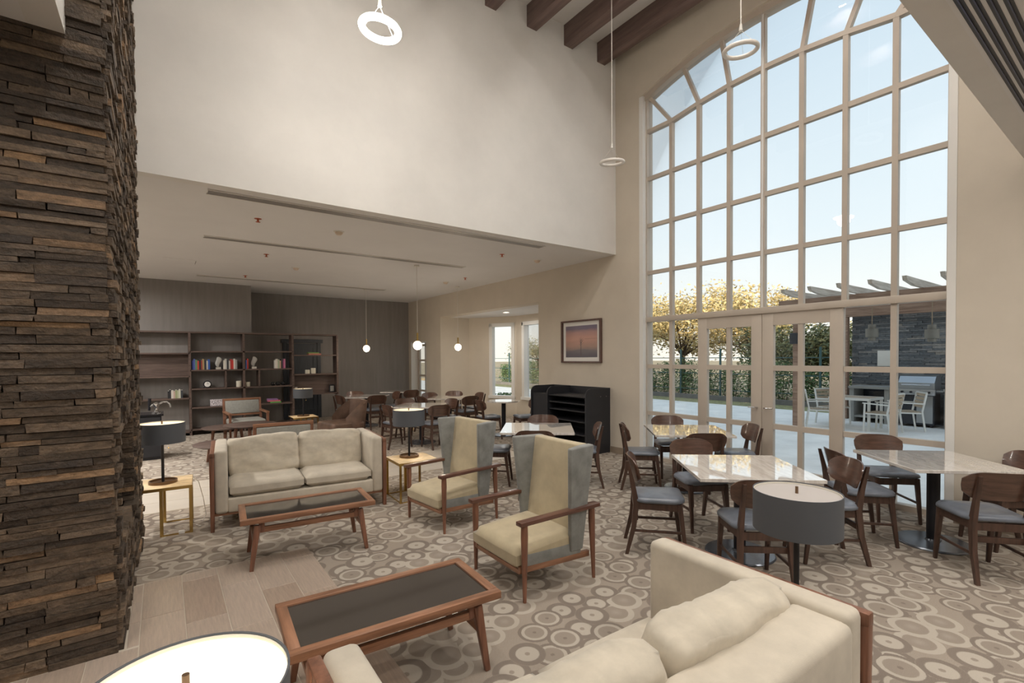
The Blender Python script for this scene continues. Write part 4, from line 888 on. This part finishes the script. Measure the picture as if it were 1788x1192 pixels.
def tree(x,y,top,r,m,n,label,seed,low=1.0):
    t=empty('garden_tree',(x,y,-.1)); tag(t,label,'tree','trees beyond the fence'); r_=random.Random(seed); H=top+.1
    bm=bmesh.new(); cyl(bm,(0,0,0),(.1,.05,H*.35),.16,.11,10); finish('trunk',bm,BARK,t)
    tips=[]
    bm=bmesh.new()
    for k in range(11):
        a=2*math.pi*k/11+r_.uniform(-.2,.2); rr=r*r_.uniform(.45,.95); zz=H*r_.uniform(.5,.95)-rr*.22; mid=Vector((rr*.4*math.cos(a),rr*.4*math.sin(a),H*.35+(zz-H*.35)*.62)); e_=Vector((rr*math.cos(a),rr*math.sin(a),zz))
        cyl(bm,(.1,.05,H*.33),mid,.06,.035,6); cyl(bm,mid,e_,.035,.01,6); tips+= [mid,e_,(mid+e_)/2]
        for q in range(3): s=e_+Vector((r_.uniform(-.6,.6),r_.uniform(-.6,.6),r_.uniform(-.1,.45))); cyl(bm,(mid+e_)/2,s,.015,.005,5); tips.append(s)
    finish('branches',bm,BARK,t)
    def fn(q):
        c=q.choice(tips); p=c+Vector((q.gauss(0,.42),q.gauss(0,.42),q.gauss(0,.30))); p.z=max(low,min(p.z,H)); return p
    tag(leafcloud('foliage',m,t,n,fn,.085,seed),kind='stuff')
tree(21.6,18.6,5.0,2.2,GOLD,9000,'golden leaved tree at the left edge of the arched window',1); tree(21.2,14.6,5.3,2.5,GOLD,11000,'tallest golden tree behind the left door leaf',2); tree(21.6,11.3,4.7,2.2,GOLD,9000,'golden tree with sparse crown left of the pergola',3,.8); tree(20.6,8.8,3.3,1.8,OLIVE,9000,'olive green tree behind the door leaves',4,.5); tree(21.8,6.2,3.3,2.0,OLIVE,8000,'olive green tree beside the pergola post',5,.4)
tree(30,30,4.0,3.0,GOLD,7000,'distant golden tree seen through the bay windows',6,.4); tree(34,42,4.2,3.4,OLIVE,7000,'farthest olive tree seen through the bay windows',8,.4); tree(24,24,3.6,2.2,OLIVE,7000,'olive tree seen between the bay windows',9,.4)
for k,y in enumerate([3.6+.95*i for i in range(24)]):
    t=empty('fence_shrub',(17.98,y,-.1)); h_=1.15+.45*math.sin(k*2.3)**2; tag(t,'green climbing shrub on the garden fence, plant %s counted from the pergola'%(ORD+['twelfth','thirteenth','fourteenth','fifteenth','sixteenth','seventeenth','eighteenth','nineteenth','twentieth','twenty-first','twenty-second','twenty-third','twenty-fourth'])[k],'shrub','shrubs along the fence')
    bm=bmesh.new()
    for q in range(4): cyl(bm,(0,(q-1.5)*.12,0),(.02*q,(q-1.5)*.24,h_*.85),.014,.006,5)
    finish('stems',bm,BARK,t)
    tag(leafcloud('leaves',HEDGE,t,1500,lambda q,h_=h_:(q.gauss(-.03,.13),max(-.46,min(.46,q.gauss(0,.24))),.12+abs(q.betavariate(1.6,1.5))*h_),.05,50+k),kind='stuff')
for k,(x,y) in enumerate(((9.1,12.6),(9.5,13.6),(9.2,14.8),(9.8,15.8))):
    t=empty('planter_bush',(x,y,-.01)); tag(t,'low dark bush in the gravel bed outside the bay, %s from the wall'%ORD[k],'shrub','gravel bed bushes'); bm=bmesh.new()
    for q in range(5): a=R(72*q); cyl(bm,(0,0,0),(.14*math.cos(a),.14*math.sin(a),.3),.012,.004,5)
    finish('stems',bm,BARK,t); tag(leafcloud('leaves',HEDGE,t,600,lambda q:(q.gauss(0,.17),q.gauss(0,.17),.1+q.random()*.38),.05,90+k),kind='stuff')
# pergola
PWOOD=wood('pergola_timber',(206,196,184),(170,156,142),.75,'x',2); PWOOD_Y=wood('pergola_beam',(168,140,120),(124,96,80),.75,'y',2)
t=empty('pergola',(13.6,3.2,0)); tag(t,'weathered timber pergola with notched rafters over the patio','pergola')
def PB(n,m,x0,x1,y0,y1,z0,z1): return B(n,m,t,x0-13.6,x1-13.6,y0-3.2,y1-3.2,z0,z1)
for x,y in ((12.37,5.35),(12.37,.3),(15.02,5.28),(15.02,.3)): PB('post',PWOOD_Y,x-.075,x+.075,y-.075,y+.075,-.02,2.83)
PB('beam',PWOOD_Y,12.28,12.46,-.2,5.75,2.83,3.03); PB('beam',PWOOD_Y,14.92,15.10,-.2,5.75,2.72,3.03)
for k in range(10):
    y=5.17-.545*k; bm=bmesh.new(); pts=[(11.25,3.09),(11.2,3.17),(15.9,3.17),(15.9,3.03),(11.75,3.03)]
    a=[bm.verts.new((x-13.6,y-.035-3.2,z)) for x,z in pts]; b_=[bm.verts.new((x-13.6,y+.035-3.2,z)) for x,z in pts]; bm.faces.new(a); bm.faces.new(b_[::-1])
    for i in range(5): bm.faces.new((a[i],b_[i],b_[(i+1)%5],a[(i+1)%5]))
    finish('rafter',bm,PWOOD,t,False)
OSTONE=random_mat('grey_ledger',[(0,(96,102,108)),(.5,(118,124,130)),(.85,(142,144,146)),(1,(164,160,154))],.7,(2,2,6),7,.4,50,.6)
t=S(empty('wall_outdoor',(15.4,2.7,0))); tag(t,'grey stacked stone wall under the pergola','wall'); B('core',CORE,t,-.1,.12,-2.5,2.48,-.1,2.72)
bm=bmesh.new(); z=-.05; ro=random.Random(11)
while z<2.70:
    h=ro.choice((.04,.05,.06)); y=-2.5
    while y<2.48: ln=min(ro.choice((.2,.3,.45,.6)),2.5-y); bb(bm,-.14-ro.uniform(0,.03),-.09,y+.003,y+ln-.003,z+.002,z+h-.002); y+=ln
    z+=h
tag(finish('stone',bm,OSTONE,t,False),kind='stuff')
COUNTER=mat('counter_render',(150,150,146),.8,var=.06,scale=4); STEEL=mat('grill_steel',(176,180,184),.3,metal=.8); GDARK=mat('grill_dark',(52,58,66),.4,metal=.4)
t=empty('outdoor_counter',(14.83,4.55,-.02)); tag(t,'grey outdoor counter left of the grill','counter')
B('counter_slab',COUNTER,t,-.40,.38,-.42,.45,.86,.92)
for y in (-.36,.39): B('leg_wall',COUNTER,t,-.36,.38,y-.05,y+.05,0,.86)
B('back_panel',GDARK,t,.30,.34,-.31,.34,0,.86); B('low_shelf',COUNTER,t,-.34,.3,-.31,.34,.12,.17)
t=empty('outdoor_counter',(14.85,2.70,-.02)); tag(t,'grey outdoor counter right of the grill','counter')
B('counter_slab',COUNTER,t,-.40,.36,-.50,.42,.86,.92)
for y in (-.44,.36): B('leg_wall',COUNTER,t,-.36,.36,y-.05,y+.05,0,.86)
B('back_panel',GDARK,t,.28,.32,-.39,.31,0,.86); B('low_shelf',COUNTER,t,-.34,.28,-.39,.31,.4,.45)
t=empty('gas_grill',(14.75,3.62,-.02)); tag(t,'steel gas grill with dark hood against the stone wall','grill')
B('cart',GDARK,t,-.25,.25,-.33,.33,.06,.78); B('door',STEEL,t,-.27,-.25,-.31,-.01,.1,.74); B('door',GDARK,t,-.27,-.25,.01,.31,.1,.74); cp=B('control_panel',STEEL,t,-.33,-.24,-.36,.36,.76,.90,bev=.01)
for k in range(4): bm=bmesh.new(); cyl(bm,(-.33,-.26+.17*k,.83),(-.365,-.26+.17*k,.83),.024,None,14); finish('knob',bm,BLACK,cp)
bm=bmesh.new(); pts=[(-.26,.90),(-.27,1.05),(-.15,1.2),(.1,1.24),(.25,1.2),(.26,.90)]; a=[bm.verts.new((x,-.34,z)) for x,z in pts]; b_=[bm.verts.new((x,.34,z)) for x,z in pts]; bm.faces.new(a); bm.faces.new(b_[::-1])
for i in range(6): bm.faces.new((a[i],b_[i],b_[(i+1)%6],a[(i+1)%6]))
hd=finish('hood',bm,STEEL,t,angle=20); bm=bmesh.new(); cyl(bm,(-.31,-.27,1.0),(-.31,.27,1.0),.014); finish('hood_handle',bm,CHROME,hd)
for y in (-.42,.42): B('side_shelf',STEEL,t,-.22,.2,y-.06,y+.06,.84,.88)
bm=bmesh.new()
for y in (-.28,.28): cyl(bm,(-.2,y-.02,.05),(-.2,y+.02,.05),.05,None,16)
tag(finish('casters',bm,BLACK,t),kind='stuff')
t=empty('wall_board',(15.22,4.45,1.45)); tag(t,'blank white board mounted on the outdoor stone wall','board'); B('panel',WHITEPL,t,-.02,.02,-.16,.16,-.05,.36,bev=.01); B('backing_plate',STEEL,t,.02,.05,-.10,.10,0,.3)
AL=mat('white_aluminium',(222,222,218),.4,metal=.2); TEAK=mat('grey_teak',(176,158,136),.7,var=.1,scale=8)
t=empty('patio_table',(13.2,4.42,-.02)); tag(t,'white framed square table on the patio','table')
for k in range(7): B('top_slat',TEAK,t,-.39+.1115*k,-.285+.1115*k,-.40,.40,.715,.735)
for s in (-1,1): B('edge_rail',AL,t,-.41,.41,s*.405-.02,s*.405+.02,.68,.735); B('end_rail',AL,t,s*.41-.015,s*.41+.015,-.40,.40,.68,.735)
for a_ in (-1,1):
    for b_ in (-1,1): B('leg',AL,t,a_*.385-.025,a_*.385+.025,b_*.385-.025,b_*.385+.025,0,.70)
def make_patio_chair():
    t=empty('patio_chair')
    for s in (-1,1):
        bm=bmesh.new(); bar(bm,(s*.26,-.24,0),(s*.26,-.22,.63),.03,.03); finish('front_leg',bm,AL,t)
        bm=bmesh.new(); bar(bm,(s*.26,.28,0),(s*.26,.22,.44),.03,.03); bar(bm,(s*.26,.22,.44),(s*.26,.30,.86),.03,.03); finish('back_leg',bm,AL,t)
        bm=bmesh.new(); bar(bm,(s*.26,-.26,.64),(s*.26,.27,.62),.045,.025); finish('arm',bm,AL,t)
        bm=bmesh.new(); bar(bm,(s*.25,-.22,.41),(s*.25,.22,.41),.025,.03); finish('side_rail',bm,AL,t)
    for k in range(5): B('seat_slat',TEAK,t,-.25,.25,-.24+.092*k,-.16+.092*k,.425,.44)
    for k in range(4): bm=bmesh.new(); bar(bm,(-.25,.25+.018*k,.56+.085*k),(.25,.25+.018*k,.56+.085*k),.014,.066); finish('back_slat',bm,TEAK,t)
    bm=bmesh.new(); bar(bm,(-.26,.30,.86),(.26,.30,.86),.03,.03); finish('top_rail',bm,AL,t); return t
pc=make_patio_chair()
for k,(x,y,hx,hy,lb) in enumerate(((12.85,5.05,.4,-.9,'white slatted patio chair left of the patio table, nearest'),(13.65,5.05,-.3,-.9,'white slatted patio chair left of the patio table, behind another'),(12.95,3.83,.15,1,'white slatted patio chair in front of the patio table'),(13.72,3.62,-.55,.85,'white slatted patio chair right of the patio table by the grill'))):
    o=pc if k==0 else copy_tree(pc); o.location=(x,y,-.02); o.rotation_euler=(0,0,heading(hx,hy)); tag(o,lb,'chair','patio chairs')
for k,(x,y,z) in enumerate(((12.37,3.85,2.18),(12.37,2.85,2.12))):
    t=empty('patio_pendant',(x,y,z)); tag(t,['grey cylinder patio pendant hanging at left','grey cylinder patio pendant hanging at right, larger looking'][k],'pendant light','patio pendants')
    bm=bmesh.new(); lathe(bm,[(0,-.17),(.07,-.17),(.07,-.10),(.115,-.10),(.115,.08),(.07,.08),(.07,.17),(0,.17)],24); finish('shade',bm,mat('patio_lamp_grey',(122,120,114),.5,metal=.3),t,angle=30)
    bm=bmesh.new(); cyl(bm,(0,0,.17),(0,0,2.83-z),.008,None,8); finish('stem',bm,mat('patio_stem',(150,132,110),.5),t)
t=empty('post_speaker',(12.24,5.35,2.1)); tag(t,'small dark speaker box bracketed to the pergola post','speaker'); B('cabinet',GDARK,t,-.10,.0,-.08,.08,-.13,.13,bev=.01); B('bracket',BLACK,t,0,.06,-.02,.02,-.02,.02)
# wires under the left side table
t=empty('lamp_cord',(.15,6.0,0)); tag(t,'thin pale lamp cord trailing from the left side table to the floor','cord')
bm=bmesh.new(); tube(bm,[(.09,.1,.46),(.14,.1,.40),(.18,.12,.22),(.2,.05,.05),(.16,-.05,.008),(.1,-.12,.008),(.14,-.2,.008),(.05,-.22,.008),(-.02,-.3,.01)],.0035,6); finish('cable',bm,WHITEPL,t); B('plug',WHITEPL,t,-.05,.0,-.33,-.29,0,.03,bev=.005)
